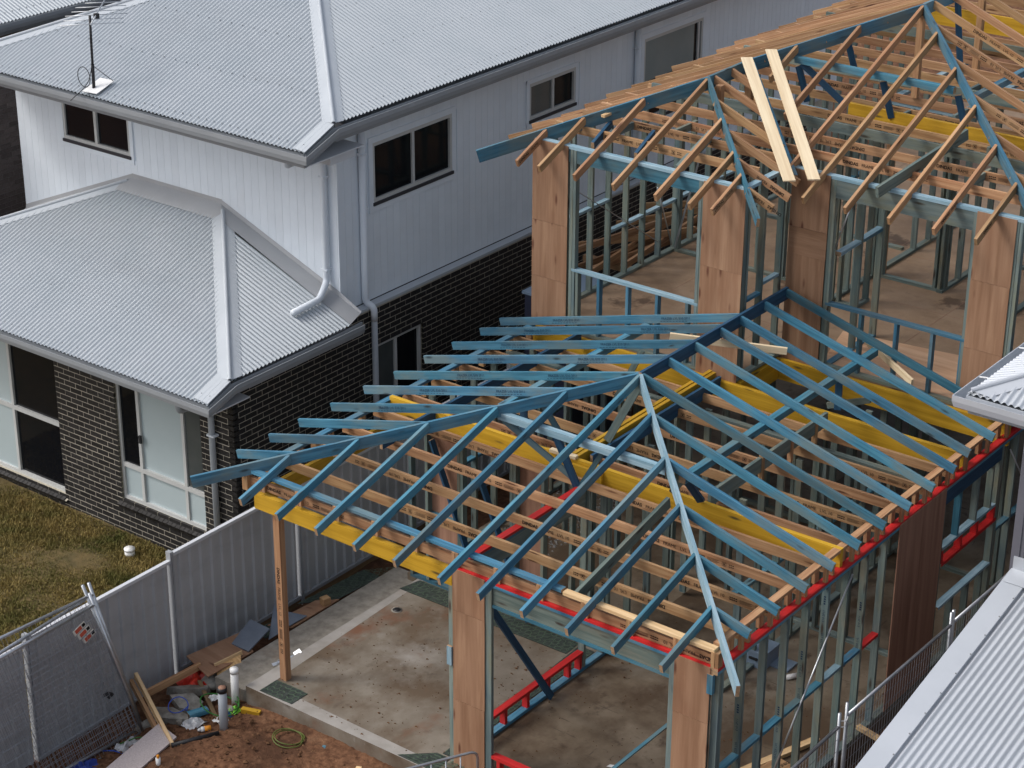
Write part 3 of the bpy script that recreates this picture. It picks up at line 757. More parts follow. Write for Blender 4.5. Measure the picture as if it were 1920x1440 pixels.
# ---- lower hip roof
XA, YA, ZA, T1 = -3.317, 3.403, 3.894, .275
zf = lambda y: ZA - T1 * (YA - y)
zl = lambda x: ZA - T1 * (XA - x)
zr = lambda x: ZA - T1 * (x - XA)
RW, RH = .042, .108
for k in range(11):
    x = -6.34 + .5958 * k; yt = YA - abs(x - XA) - .03
    if abs(x - XA) < .1: x = XA; yt = YA - .02
    fb_('rafter', (x, -.516 + rng.uniform(-.012, .012), zf(-.516)), (x + rng.uniform(-.01, .01), yt, zf(yt)), RW, RH, 'blue')
RY = [.439 + .5958 * k for k in range(9)] + [5.689, 6.30, 6.86]
for k, y in enumerate(RY):
    xt = XA + max(0, YA - y) + .025
    xe = (.113, .113, .113, .11, .105, .11, .115, .115, .10, .05, .085, .06)[k]
    o = fb_('rafter', (xt, y, zr(xt)), (xe, y + rng.uniform(-.008, .008), zr(xe)), RW, RH, 'blue')
LY = [.431, 1.002, 1.553, 2.158, 2.824, 3.423, 4.069, 4.668, 5.293, 5.749]
for k, y in enumerate(LY):
    xt = XA - max(0, YA - y) - .025
    o = fb_('rafter', (-7.285 + rng.uniform(-.015, .015), y, zl(-7.285)), (xt, y, zl(xt)), RW, RH, 'blue')
    if k >= 3:
        L_ = xt + 7.285
        for fr in ((.42,) if L_ < 3 else (.30, .72)):
            xx = -7.285 + L_ * fr + rng.uniform(-.2, .2)
            stamp(mark_mesh('frazer'), (xx, y - RW / 2 - .004, zl(xx) - .055), (1, 0, T1), (0, 0, 1), o)
def on_hip(sx, s): return (XA + sx * s, YA - s, ZA - T1 * s)
fb_('hip_rafter', on_hip(-1, 3.88), on_hip(-1, .02), .042, .15, 'blue')
o = fb_('hip_rafter', on_hip(1, 3.80), on_hip(1, .02), .042, .15, 'blue'); o['label'] = 'pale weathered blue hip rafter'
o.data = boxmesh('hip_rafter', (Vector(on_hip(1, 3.8)) - Vector(on_hip(1, .02))).length, .043, .15, 'paleblue')
fb_('ridge_beam', (XA, YA - .01, ZA + .006), (XA, 6.90, ZA + .006), .042, .17, 'deepblue')
# pitching plates raised on blocks
PZ = 2.872
fb_('pitching_plate', (-6.66, .062, PZ), (-2.03, .062, PZ), .09, .036, 'blue')
fb_('pitching_plate', (-2.0, .05, PZ - .004), (-.06, .05, PZ - .004), .09, .04, 'pinelight')
fb_('pitching_plate', (-.096, .12, 2.885), (-.096, 6.85, 2.885), .09, .04, 'pine')
fb_('pitching_plate', (-6.735, .1, 2.838), (-6.735, 5.8, 2.838), .09, .036, 'blue')
for k in range(12):
    x = -6.50 + .5958 * k
    if x > -.1: x = -.07
    fa('block', (x - .022, .0, 2.652), (x + .022, .088, PZ - .037), 'pine')
    fa('block', (x + .024, .004, 2.652), (x + .068, .09, PZ - .038), 'pine')
for k, y in enumerate(RY):
    fa('block', (-.135, y - .07, 2.652), (-.09, y + .02, 2.846), 'pine'); fa('block', (-.045, y + .022, 2.652), (-.002, y + .075, 2.90), 'pine')
for y in LY:
    fa('block', (-6.78, y - .045, 2.60), (-6.69, y + .0, 2.80), 'pine')
fa('block', (-6.79, -.01, 2.60), (-6.70, .08, 2.84), 'pine')
# mid-span purlins and struts
fb_('purlin', (-4.56, 2.22, 3.452), (-2.13, 2.22, 3.452), .085, .09, 'paleblue')
fb_('purlin', (-1.924, 2.22, 3.398), (-1.924, 6.84, 3.398), .09, .09, 'blue')
fb_('purlin', (-4.77, 2.5, 3.378), (-4.77, 5.80, 3.378), .09, .09, 'blue')
fb_('strutting_beam', (-1.86, 2.74, 3.0), (-1.86, 5.5, 3.0), .045, .19, 'stud')
fb_('strutting_beam', (-5.95, 1.6, 2.90), (-5.95, 5.85, 2.90), .045, .14, 'deepblue')
fb_('strutting_beam', (-1.95, .16, 2.80), (-1.95, 1.98, 3.22), .045, .14, 'stud')
def strut(p0, p1, mat, w_=.09, h=.045): return fb_('strut', p0, p1, w_, h, mat, up=(.3, -1, .2))
strut((-3.72, 2.2, 3.40), (-3.50, 2.36, 2.70), 'deepblue'); strut((-4.5, 2.2, 3.36), (-3.56, 2.44, 2.72), 'blue', .07)
strut((-3.05, 2.28, 3.38), (-3.46, 2.38, 2.72), 'blue', .06); strut((-3.36, 3.5, 3.74), (-3.72, 3.3, 2.88), 'stud', .1)
strut((-1.95, 2.3, 3.34), (-1.90, 2.62, 2.9), 'deepblue'); strut((-1.95, 2.3, 3.34), (-2.3, 2.6, 2.9), 'stud', .08)
strut((-1.93, 5.9, 3.34), (-1.90, 5.86, 2.88), 'deepblue'); strut((-4.77, 3.2, 3.3), (-4.45, 3.35, 2.7), 'blue', .07); strut((-4.72, 2.9, 3.30), (-4.6, 2.75, 2.75), 'deepblue')
strut((-4.1, 4.6, 3.55), (-4.4, 4.4, 2.75), 'stud', .08); strut((-1.5, 5.95, 3.1), (-2.05, 5.85, 2.9), 'stud', .08)
for p in ((-1.62, 4.6), (-1.62, 3.9), (-1.62, 5.2)): fa('block', (p[0] - .26, p[1] - .02, 2.66), (p[0] - .20, p[1] + .03, 3.02), 'pine')
# ceiling joists with their print
marks = [('long', -2.2, 1), ('long', -4.9, 1), ('short', -5.9, 0), ('long', -1.0, 0)]
for k in range(10):
    y = .06 + .597 * k
    if abs(y - 2.44) < .08: y = 2.455
    o = fb_('ceiling_joist', (-6.80, y, 2.775 + rng.uniform(-.004, .004)), (-.02, y, 2.775 + rng.uniform(-.004, .004)), .042, .118, 'pine')
    xs = {1: [(-1.55, 1), (-4.05, 1)], 2: [(-.9, 0), (-3.0, 0), (-5.3, 1)], 3: [(-4.6, 0), (-1.7, 0)], 4: [(-2.35, 0), (-5.1, 1)], 5: [(-2.3, 0), (-4.4, 1)], 6: [(-.9, 0), (-3.5, 1)], 7: [(-2.9, 0), (-5.0, 1)], 8: [(-1.0, 0), (-4.2, 0)], 9: []}.get(k, [(-5.95, 0), (-.5, 1)])
    for xx, fl in xs:
        stamp(mark_mesh('long'), (xx, y - .025, 2.775 - .062), (1, 0, 0), (0, 0, 1), o, fl)
# yellow laminated beams
def ybeam(p0, p1, h=.24, w_=.06): return fb_('laminated_beam', p0, p1, w_, h, 'yellow')
ybeam((-6.62, .045, 2.60), (-3.55, .045, 2.60), .215, .075)
ybeam((-6.60, .09, 2.60), (-6.60, 2.68, 2.60), .2, .06)
ybeam((-6.70, 2.68, 2.885), (-.05, 2.68, 2.885), .24, .06)
ybeam((-3.95, 2.615, 2.84), (-3.30, 2.615, 2.84), .15, .05)
ybeam((-3.76, 2.72, 2.90), (-3.76, 5.86, 2.90), .2, .05); ybeam((-3.82, 2.74, 2.91), (-3.82, 5.86, 2.91), .2, .05)
fb_('blue_packer', (-3.67, 2.9, 2.86), (-3.67, 5.86, 2.86), .04, .19, 'deepblue')
ybeam((-6.80, 5.88, 2.80), (-.10, 5.88, 2.80), .30, .07)
ybeam((-3.40, 6.99, 2.80), (-.02, 6.99, 2.80), .30, .07); ybeam((-3.44, 5.95, 2.80), (-3.44, 7.0, 2.80), .30, .07)
fb_('offcut', (-4.10, 2.64, 2.93), (-3.72, 2.66, 2.93), .07, .04, 'creamwood')
fb_('prop', (-3.9, 4.95, 3.74), (-2.55, 5.62, 3.66), .042, .09, 'creamwood'); fb_('prop', (-2.3, 7.3, 3.30), (-1.25, 6.62, 3.22), .035, .09, 'creamwood')
# ---- ground floor walls
def stud(x0, x1, y0, y1, z0=.045, z1=2.575, mat='stud', mk=False):
    o = fa('stud', (x0, y0, z0), (x1, y1, z1), mat)
    return o
fa('bottom_plate', (-.09, .0, .0), (0, 20, .045), 'stud'); fa('top_plate', (-.09, .0, 2.576), (0, 14, 2.615), 'blue'); fa('top_plate', (-.092, .0, 2.616), (.002, 14, 2.652), 'red')
STY = [.135 + .4505 * i for i in range(9)]
for i, y in enumerate(STY):
    o = stud(-.088, -.002, y - .045, y)
    if i % 2 == 1 or i in (4,):
        stamp(mark_mesh('stud'), (-.045, y - .0475, 1.0 + .5 * (i % 3)), (0, 0, 1), (-1, 0, 0), o)
    if i < 8: fa('noggin', (-.088, y, 1.262), (-.004, y + .4055, 1.300), ('blue', 'blue', 'blue', 'blue', 'blue', 'paleblue', 'blue', 'red')[i])
stud(-.088, -.002, .05, .088); stud(-.20, -.11, .03, .07, .04, 2.56); fa('block', (-.115, -.02, 2.33), (-.045, .03, 2.57), 'blue')
fa('bracing_panel', (-.002, 4.0, .03), (.010, 5.2, 2.635), 'plydark')['label'] = 'dark brown plywood bracing panel on the side wall'
for y in (4.4, 4.85, 5.25): stud(-.088, -.004, y - .045, y)
fa('lintel', (-.07, 5.22, 2.39), (.003, 6.78, 2.574), 'deepblue')
for y in (5.70, 6.2, 6.62): stud(-.088, -.002, y - .045, y, 1.77, 2.388, 'blue' if y < 6 else 'stud')
fa('window_sill', (-.09, 5.26, 1.73), (.004, 6.75, 1.768), 'paleblue'); fa('ledger', (-.09, 5.26, 1.50), (.006, 6.80, 1.545), 'red')
for y in (5.30, 5.82, 6.28, 6.76): fa('ledger_block', (-.088, y - .045, 1.546), (.002, y, 1.729), 'red')
fa('window_sill', (-.09, 5.3, .86), (.004, 6.78, .90), 'paleblue')
for y in (5.75, 6.2, 6.6): stud(-.088, -.002, y - .045, y, .045, .859)
for y in (6.80, 6.85, 7.30, 7.75, 8.2, 8.65, 9.1, 9.55, 10): stud(-.088, -.002, y - .045, y)
for y in (6.85, 7.3, 7.75, 8.2): fa('noggin', (-.088, y, 1.315), (-.004, y + .405, 1.352), 'blue')
tube('steel_brace', [(.012, 2.86, 2.50), (.012, 1.05, .35)], .012, 'steelstrap', HF, 6)
tube('steel_brace', [(.012, 7.0, 2.45), (.012, 8.9, .2)], .010, 'steelstrap', HF, 6)
# front wall
fa('top_plate', (-3.54, .0, 2.576), (-.093, .09, 2.615), 'blue'); fa('top_plate', (-3.54, -.002, 2.616), (-.095, .092, 2.651), 'red')
panel((-3.525, -.013, -.02), (-3.065, -.001, 2.640), 'ply', [.9, 2.1], 'knotty orange plywood panel left of the garage opening')
panel((-.525, -.013, -.02), (-.085, -.001, 2.648), 'ply', [1.95], 'plain tan plywood panel at the front right corner')
stud(-3.06, -2.975, .0, .045); stud(-3.52, -3.43, .0, .045); stud(-3.11, -3.062, .0, .088); stud(-.60, -.53, .01, .05, 0, 2.57); stud(-.58, -.535, .052, .09)
stud(-3.60, -3.53, .01, .05, -.02, 2.4); fa('block', (-3.60, -.03, 1.35), (-3.532, .0, 1.6), 'paleblue')
fa('lintel', (-2.97, .028, 2.345), (-.53, .075, 2.574), 'stud'); fa('lintel_plate', (-2.97, .012, 2.310), (-.53, .09, 2.344), 'blue')
fa('bottom_rail', (-2.975, .0, .285), (-1.2, .09, .325), 'red')
for x in (-2.9, -2.4, -1.9): fa('ledger_block', (x, .005, .0), (x + .045, .088, .284), 'red')
fb_('temporary_brace', (-.62, .12, 1.70), (-1.95, .30, .03), .035, .09, 'blue', up=(0, -1, .2))
# portico post
o = fa('post', (-6.385, .07, 0), (-6.285, .165, 2.385), 'pine'); stamp(mark_mesh('long'), (-6.335, .068, 1.15), (0, 0, -1), (1, 0, 0), o)
# wall between garage and portico
fa('top_plate', (-3.57, .1, 2.616), (-3.48, 2.66, 2.651), 'red'); fa('top_plate', (-3.568, .1, 2.576), (-3.482, 2.66, 2.615), 'blue'); fa('lintel', (-3.55, .15, 2.34), (-3.50, 2.6, 2.574), 'stud')
fa('bottom_plate', (-3.57, .1, .0), (-3.48, 3.3, .045), 'blue'); fa('bottom_rail', (-3.57, .1, .245), (-3.48, 2.55, .285), 'red')
for y in (.50, .97, 1.42, 1.85, 2.29, 2.52): fa('ledger_block', (-3.565, y - .04, .046), (-3.485, y + .01, .244), 'red')
stud(-3.57, -3.482, 2.56, 2.605); stud(-3.57, -3.482, 3.08, 3.125); stud(-3.57, -3.482, 2.98, 3.02)
fb_('temporary_brace', (-3.42, .30, 2.30), (-3.40, 1.79, .03), .09, .035, 'deepblue', up=(1, 0, .0))
for y in (3.6, 4.05, 4.5, 4.95, 5.4, 5.85): stud(-3.57, -3.482, y - .045, y, .045, 2.6)
# entry wall behind the portico
fa('bottom_plate', (-6.75, 3.06, .0), (-3.6, 3.15, .045), 'blue'); fa('top_plate', (-6.75, 3.06, 2.58), (-3.6, 3.15, 2.62), 'stud')
for x in (-6.70, -6.42, -5.87, -5.82, -5.0, -4.95, -4.5, -4.05, -3.75): stud(x - .045, x, 3.06, 3.15)
for x0, x1, z in ((-6.42, -5.92, 1.05), (-5.8, -5.05, .95), (-5.8, -5.05, 1.45)): fa('noggin', (x0, 3.06, z), (x1, 3.148, z + .04), 'blue')
fa('bracing_panel', (-6.42, 3.151, .05), (-5.87, 3.163, 2.6), 'plydark'); fa('bracing_panel', (-5.0, 3.151, .05), (-4.5, 3.163, 2.6), 'plydark')
fb_('temporary_brace', (-6.35, 3.02, 2.2), (-5.5, 3.02, .1), .035, .09, 'deepblue', up=(0, -1, 0)); fb_('temporary_brace', (-5.5, 2.98, 1.9), (-4.7, 2.98, .05), .035, .09, 'deepblue', up=(0, -1, 0))
# rear rooms: studs seen in the dark between the joists
for y in (5.2, 7.7):
    fa('bottom_plate', (-6.75, y, .0), (-.1, y + .09, .045), 'stud'); fa('top_plate', (-6.75, y, 2.58), (-.1, y + .09, 2.62), 'stud')
    for i in range(15):
        x = -6.6 + .45 * i
        if -3.7 < x < -3.4 or (y > 6 and i % 3 == 1): continue
        stud(x - .045, x, y, y + .09)
for x in (-6.75, -1.9):
    fa('bottom_plate', (x, 3.2, 0), (x + .09, 9, .045), 'stud')
    for i in range(12): 
        y = 3.55 + .45 * i
        stud(x, x + .09, y - .045, y)
    fa('noggin', (x + .001, 3.4, 1.28), (x + .088, 8.5, 1.32), 'blue')
# ---- upper floor
FZ = 2.82
fl = boxes('upper_floor', [((-6.80, 5.93, 2.78), (-3.47, 7.04, FZ)), ((-6.80, 7.04, 2.78), (-.03, 20, FZ))], 'particle', HF); fl['label'] = 'brown particleboard upper floor with damp patches'
for i in range(4):   # sheet joints
    aab('floor_joint', (-6.8, 7.9 + 1.8 * i, FZ - .002), (-.03, 7.906 + 1.8 * i, FZ + .0015), 'plydark', fl)
for x in (-5.9, -5.0, -4.1, -2.3, -1.4): aab('floor_joint', (x, 7.0, FZ - .002), (x + .006, 16, FZ + .0015), 'plydark', fl)
o = pd('plywood_sheet', [(-3.15, 8.25, FZ + .02), (-2.85, 7.10, FZ + .02), (-.75, 7.10, FZ + .02), (-.80, 7.85, FZ + .02), (-1.42, 8.5, FZ + .02)], [(0, 1, 2, 3, 4)], 'plyfloor', HF)
PT = 5.53
def wallx(y, x0, x1, z0=FZ, top=True, studs=(), mat='stud'):
    fa('bottom_plate', (x0, y, z0), (x1, y + .09, z0 + .045), 'stud')
    if top: fa('top_plate', (x0, y - .002, PT - .045), (x1, y + .092, PT), 'paleblue')
    for x in studs: stud(x - .022, x + .022, y, y + .088, z0 + .045, PT - .045, mat)
def wally(x, y0, y1, z0=FZ, top=True, studs=(), mat='stud'):
    fa('bottom_plate', (x, y0, z0), (x + .09, y1, z0 + .045), 'stud')
    if top: fa('top_plate', (x - .002, y0, PT - .043), (x + .092, y1, PT + .002), 'paleblue')
    for y in studs: stud(x, x + .088, y - .022, y + .022, z0 + .045, PT - .043, mat)
# bay front wall
wallx(5.92, -6.84, -3.45, studs=(-6.80, -6.30, -6.19, -6.14, -4.14, -4.09, -3.48))
panel((-6.842, 5.908, 2.72), (-6.245, 5.919, 5.52), 'ply', [3.53, 4.36], 'tall plywood panel at the upper left corner')
panel((-4.085, 5.908, 2.66), (-3.455, 5.919, 5.50), 'ply', [4.34], 'tall plywood panel beside the blue small hip')
fa('lintel', (-6.24, 5.925, 5.30), (-4.09, 5.975, 5.485), 'blue'); fa('window_sill', (-6.17, 5.918, 3.735), (-4.11, 6.01, 3.775), 'paleblue')
for x in (-6.08, -5.72, -5.24, -4.76, -4.28): stud(x - .022, x + .022, 5.925, 6.008, FZ + .045, 3.735, 'blue' if x > -6 else 'stud')
# return wall
wally(-3.54, 6.0, 7.03, studs=(6.05, 6.45, 6.92)); fa('noggin', (-3.53, 6.07, 3.9), (-3.46, 6.43, 3.94), 'blue'); fa('noggin', (-3.53, 6.47, 4.02), (-3.46, 6.9, 4.06), 'paleblue')
# right hand front wall
wallx(7.03, -3.42, .0, studs=(-3.38, -2.90, -2.82, -2.79, -.80, -.75, -.23, -.18))
panel((-3.42, 7.017, 2.66), (-2.85, 7.029, 5.52), 'ply', [4.34, 4.72], 'knotty plywood panel in the inner corner of the upper storey')
panel((-.775, 7.017, 2.66), (-.245, 7.029, 5.51), 'ply', [3.67, 4.6], 'plywood panel at the upper right corner')
fa('lintel', (-2.83, 7.033, 5.235), (-.78, 7.083, 5.485), 'stud'); fa('window_sill', (-2.81, 7.028, 3.725), (-.78, 7.12, 3.765), 'blue')
for x in (-2.28, -1.76, -1.24, -.82): stud(x - .022, x + .022, 7.035, 7.118, FZ + .045, 3.725, 'blue')
# side walls
wally(-6.84, 6.0, 18, studs=[6.35 + .45 * i for i in range(24)]); wally(-.09, 7.1, 18, studs=[7.4 + .45 * i for i in range(20)])
for i in range(11): fa('noggin', (-6.835, 6.375 + .45 * i, 4.12 if i < 3 else 3.62), (-6.76, 6.775 + .45 * i, 4.16 if i < 3 else 3.66), 'paleblue')
fb_('steel_brace', (-6.74, 6.1, 5.0), (-6.74, 9.0, 3.1), .008, .03, 'galv', up=(1, 0, 0)); fb_('steel_brace', (-6.2, 9.38, 4.9), (-6.7, 9.38, 2.9), .03, .006, 'galv', up=(0, 1, 0))
tube('steel_brace', [(-2.55, 7.16, 5.3), (-2.85, 7.16, 4.3)], .012, 'steelstrap', HF, 6)
tube('steel_brace', [(-6.74, 8.9, 4.0), (-6.74, 9.35, 2.95)], .012, 'steelstrap', HF, 6)
# inner partitions
wallx(9.43, -6.75, -4.3, studs=(-6.7, -5.3, -4.85, -4.4)); wally(-3.9, 9.1, 14, studs=(9.15, 9.6, 10.35, 11.7, 12.2, 12.7))
wallx(9.10, -3.75, -3.42, top=False, studs=(-3.72, -3.5)); wally(-3.5, 9.1, 9.5, studs=(9.45,)); wallx(10.42, -3.8, -2.75, studs=(-3.72, -2.86, -2.78))
fa('stud', (-3.84, 10.50, FZ), (-3.72, 10.58, PT), 'pine')['label'] = 'orange pine stud at the inner doorway'
wally(-2.80, 10.4, 13, studs=(10.5, 10.56, 11.0, 11.45, 11.9)); wallx(11.6, -6.7, -4.0, studs=(-6.0, -5.5, -5.0, -4.5)); wallx(13.2, -2.7, -.1, studs=(-2.2, -1.75, -1.3, -.85, -.4))
wallx(12.0, -2.7, -.1, studs=(-2.3, -1.9, -1.0, -.55)); wally(-1.6, 10.2, 12, studs=(10.3, 10.8, 11.3))
for x0, x1, y, z in ((-5.2, -4.9, 9.43, 4.2), (-3.7, -3.0, 10.42, 4.1), (-2.7, -2.3, 12.0, 4.3)): fa('noggin', (x0, y + .001, z), (x1, y + .087, z + .04), 'blue')
fb_('noggin', (-3.86, 9.2, 4.62), (-3.86, 10.3, 4.62), .085, .04, 'blue'); fb_('noggin', (-2.76, 7.2, 4.42), (-2.76, 8.4, 4.46), .085, .04, 'paleblue')
stud(-2.80, -2.71, 7.75, 7.80, FZ, PT); stud(-2.80, -2.71, 8.35, 8.40, FZ, PT); fa('noggin', (-2.80, 7.2, 4.40), (-2.712, 7.75, 4.44), 'paleblue'); fa('noggin', (-2.80, 7.8, 4.40), (-2.712, 8.35, 4.44), 'blue'); fa('bottom_plate', (-2.80, 7.13, FZ), (-2.71, 8.4, FZ + .045), 'blue')
# ---- upper roof
T2, Z2 = .41, 5.60
XR = -3.42; YRm = 7.03 + 3.42; ZRm = Z2 + T2 * 3.42
zF1 = lambda y: Z2 + T2 * (y - 5.92); zF2 = lambda y: Z2 + T2 * (y - 7.03); zL2 = lambda x: Z2 + T2 * (x + 6.84); zR2 = lambda x: Z2 - T2 * x; zB = lambda x: Z2 + T2 * (-3.45 - x)
BXc = -5.145; BYc = 5.92 + 1.695; BZ = Z2 + T2 * 1.695
fb_('hip_rafter', (-7.40, 5.36, zF1(5.36)), (BXc, BYc, BZ), .042, .18, 'blue')
fb_('ridge_beam', (BXc, BYc, BZ + .004), (BXc, 8.73, BZ + .004), .042, .18, 'blue')
fb_('hip_rafter', (BXc, 8.73, BZ), (XR, YRm, ZRm), .042, .18, 'blue')
fb_('hip_rafter', (BXc + .02, BYc - .02, BZ), (-2.95, 5.40, zF1(5.40)), .042, .13, 'blue')
fb_('hip_rafter', (XR + .02, YRm - .02, ZRm), (.45, 6.58, zF2(6.58)), .042, .15, 'blue')
fb_('ridge_beam', (XR, YRm, ZRm + .004), (XR, 19, ZRm + .004), .042, .17, 'blue')
fb_('valley_rafter', (BXc + .08, 8.65, BZ - .02), (-3.25, 6.82, zF2(6.9) - .04), .042, .12, 'blue')
def plank(p, q):
    p = Vector(p); q = Vector(q); d = q - p
    fb_('valley_board', p, q, .16, .02, 'creamwood', up=(.35, -.35, .8))
plank((-5.05, 8.44, 6.40), (-3.12, 6.42, 5.57)); plank((-4.90, 8.84, 6.45), (-2.88, 6.63, 5.58))
for x in (-6.71, -6.34, -5.76, -5.14, -4.48, -3.96, -3.62):
    yt = 5.92 + min(x + 6.84, -3.45 - x) - .03
    o = fb_('rafter', (x, 5.36, zF1(5.36)), (x, yt, zF1(yt)), .042, .105, 'pine')
    if x in (-6.71, -3.62): stamp(mark_mesh('short'), (x + .0225, 5.62, zF1(5.62) - .052), (0, 1, T2), (0, 0, 1), o)
for x in (-2.94, -2.33, -1.71, -1.09, -.52):
    yt = 7.03 + min(-x, x + 6.84) - .03
    o = fb_('rafter', (x, 6.46, zF2(6.46)), (x, yt, zF2(yt)), .042, .105, 'pine')
    if x in (-1.09, -.52): stamp(mark_mesh('short'), (x + .0225, 6.85, zF2(6.85) - .052), (0, 1, T2), (0, 0, 1), o)
for x in (-3.42, -4.05, -4.68):   # cut at the valley
    ys = 7.03 + (-3.45 - x) * 1.0 + .2 if x < -3.45 else 6.9
    yt = min(YRm, 7.03 + x + 6.84) - .03
    fb_('rafter', (x, ys, zF2(ys)), (x, yt, zF2(yt)), .042, .105, 'pine')
for y, x0 in ((5.86, -3.0), (6.30, -3.02), (6.75, -3.15), (7.25, -3.7), (7.75, -4.2), (8.2, -4.6)):   # bay right plane
    xt = -3.45 - min(y - 5.92, 1.695) - .0 if y < 7.6 else BXc + .03
    o = fb_('rafter', (max(xt, BXc + .03), y, zB(max(xt, BXc + .03))), (x0, y, zB(x0)), .042, .105, 'pine')
    if y < 6.5: stamp(mark_mesh('short'), ((xt + x0) / 2 + .1, y - .0235, zB((xt + x0) / 2 + .1) - .052), (1, 0, -T2), (0, 0, 1), o, True)
for k in range(20):   # left plane
    y = 6.42 + .612 * k
    lim = BXc if y < 8.73 else XR
    xt = min(-6.84 + (y - 5.92) if y < BYc else (BXc if y < 8.73 else -6.84 + (y - 7.03)), XR)
    fb_('rafter', (-7.64 + rng.uniform(-.09, .06), y, zL2(-7.64)), (xt - .02, y, zL2(xt - .02)), .042, .105, 'pine')
for x in (-7.2, -6.1): fb_('batten', (x, 6.5, zL2(x) - .06), (x, 18, zL2(x) - .06), .06, .035, 'pinelight')
for k in range(20):   # right plane
    y = 7.10 + .605 * k
    xt = max(-(y - 7.03), XR)
    o = fb_('rafter', (xt + .02, y, zR2(xt + .02)), (.6, y, zR2(.6)), .042, .105, 'pine')
    if k in (2, 3, 5, 6): stamp(mark_mesh('long'), (xt + 1.1, y - .0235, zR2(xt + 1.1) - .052), (1, 0, -T2), (0, 0, 1), o, k % 2)
UJ = [6.40, 7.03, 7.47, 8.07, 8.66, 9.10, 9.86, 10.43] + [11.05 + .6 * i for i in range(11)]
for k, y in enumerate(UJ):
    x1 = -3.56 if y < 7.2 else -.02
    o = fb_('ceiling_joist', (-6.80, y, 5.655 + rng.uniform(-.004, .004)), (x1, y, 5.655 + rng.uniform(-.004, .004)), .042, .118, 'pine')
    for xx, fl_ in ({0: [(-5.5, 0)], 1: [(-5.4, 0)], 2: [(-2.45, 0), (-5.0, 1)], 3: [(-1.4, 0), (-3.4, 1)], 4: [(-2.4, 1), (-4.6, 0)], 5: [(-1.2, 1), (-3.6, 0)], 6: [(-2.9, 1)], 7: [(-4.4, 0), (-1.5, 0)], 8: [(-3.4, 1)]}.get(k, [])):
        stamp(mark_mesh('long'), (xx, y - .0245, 5.655 - .06), (1, 0, 0), (0, 0, 1), o, fl_)
fb_('purlin', (-4.66, 9.13, 6.33), (-2.22, 9.13, 6.33), .085, .09, 'blue'); fb_('purlin', (-1.95, 9.1, 6.27), (-1.95, 17, 6.27), .085, .09, 'blue'); fb_('purlin', (-4.95, 8.9, 6.25), (-4.95, 17, 6.25), .085, .09, 'blue')
ybeam((-3.86, 9.30, 5.77), (-.05, 9.30, 5.77), .24); ybeam((-5.4, 14.6, 5.85), (-.05, 14.6, 5.85), .3); ybeam((-5.6, 17.5, 6.2), (-.05, 17.5, 6.2), .3)
for x, y in ((-4.6, 9.1), (-3.3, 9.15), (-2.2, 9.2), (-1.95, 11), (-1.95, 13), (-4.9, 11), (-3.42, 11.5)): strut((x, y, 6.2 if x != -3.42 else 6.9), (x + .12, y + .1, 5.68), 'deepblue')
strut((-4.55, 9.1, 6.25), (-3.9, 9.3, 5.7), 'deepblue'); fa('king_post', (-3.46, 10.36, 5.66), (-3.37, 10.45, 6.85), 'pine'); fa('king_post', (-3.46, 12.3, 5.6), (-3.37, 12.4, 6.85), 'pine'); fa('king_post', (-3.46, 14.3, 5.6), (-3.37, 14.4, 6.85), 'pine')
fa('king_post', (-5.02, 7.6, 5.66), (-4.93, 7.7, 6.2), 'pine'); fa('king_post', (-5.0, 8.35, 5.66), (-4.9, 8.44, 6.2), 'pine')
for y in (8.3, 10.8, 13.3): fb_('strutting_beam', (-6.5, y, 5.80), (-.3, y, 5.80), .045, .14, 'stud')
for y0, x in ((6.45, -5.95), (7.05, -5.3), (9.4, -3.2), (10.0, -2.6), (10.6, -1.8), (11.2, -3.0), (9.0, -1.6), (7.65, -1.2), (11.8, -2.2), (12.4, -1.4)): fb_('blocking', (x, y0, 5.65), (x, y0 + .57, 5.65), .045, .1, 'stud')
fb_('outrigger', (-2.05, 6.75, 5.62), (-1.75, 8.6, 5.98), .045, .15, 'stud')
fb_('outrigger', (-5.95, 6.05, 5.60), (-6.1, 6.7, 5.72), .045, .1, 'deepblue'); fb_('outrigger', (-5.25, 6.05, 5.60), (-5.4, 6.7, 5.72), .045, .1, 'deepblue'); fb_('outrigger', (-4.6, 6.05, 5.56), (-4.7, 7.0, 5.78), .045, .16, 'stud')
# ================================================================= RIGHT NEIGHBOUR
HR = thing('neighbour_house', 'grey house with bright white corrugated roofs cut off by the right edge', 'house', (4, 4, -.3))
RW0, RF0 = 1.90, 2.80
boxes('wall', [((RW0, RF0, -.3), (9, 14, 5.3)), ((2.05, -5, -.3), (9, RF0 + .1, 2.0))], 'greywall', HR)
for i in range(3): aab('wall_batten', (RW0 + .10 + i * .9, RF0 - .006, 3.2), (RW0 + .13 + i * .9, RF0 + .02, 5.2), 'greywall', HR)
aab('corner_trim', (RW0 - .012, RF0 - .012, 2.9), (RW0 + .08, RF0 + .06, 5.25), 'greywall', HR)
# lower lean-to roof: ribs run up to the wall
tr = .22; zq = lambda y: 2.7 + tr * (y - .38)
corrugated('roof_sheet', 2.13, 8, lambda x: -6.0, lambda x: 2.74, lambda x, y, h: (x, y, zq(y) + h), 'roofbright', HR)
pd('barge_flashing', [(1.91, -6, zq(-6) - .12), (1.91, -6, zq(-6) + .045), (2.155, -6, zq(-6) + .045), (2.155, -6, zq(-6) + .02),
                      (1.91, 2.80, zq(2.8) - .12), (1.91, 2.80, zq(2.8) + .045), (2.155, 2.80, zq(2.8) + .045), (2.155, 2.80, zq(2.8) + .02)],
   [(0, 1, 5, 4), (1, 2, 6, 5), (2, 3, 7, 6)], 'roofbright', HR)
quad('apron_flashing', [(1.93, 2.55, zq(2.55) + .055), (8, 2.55, zq(2.55) + .055), (8, 2.79, zq(2.79) + .06), (1.93, 2.79, zq(2.79) + .06)], 'roofbright', HR)
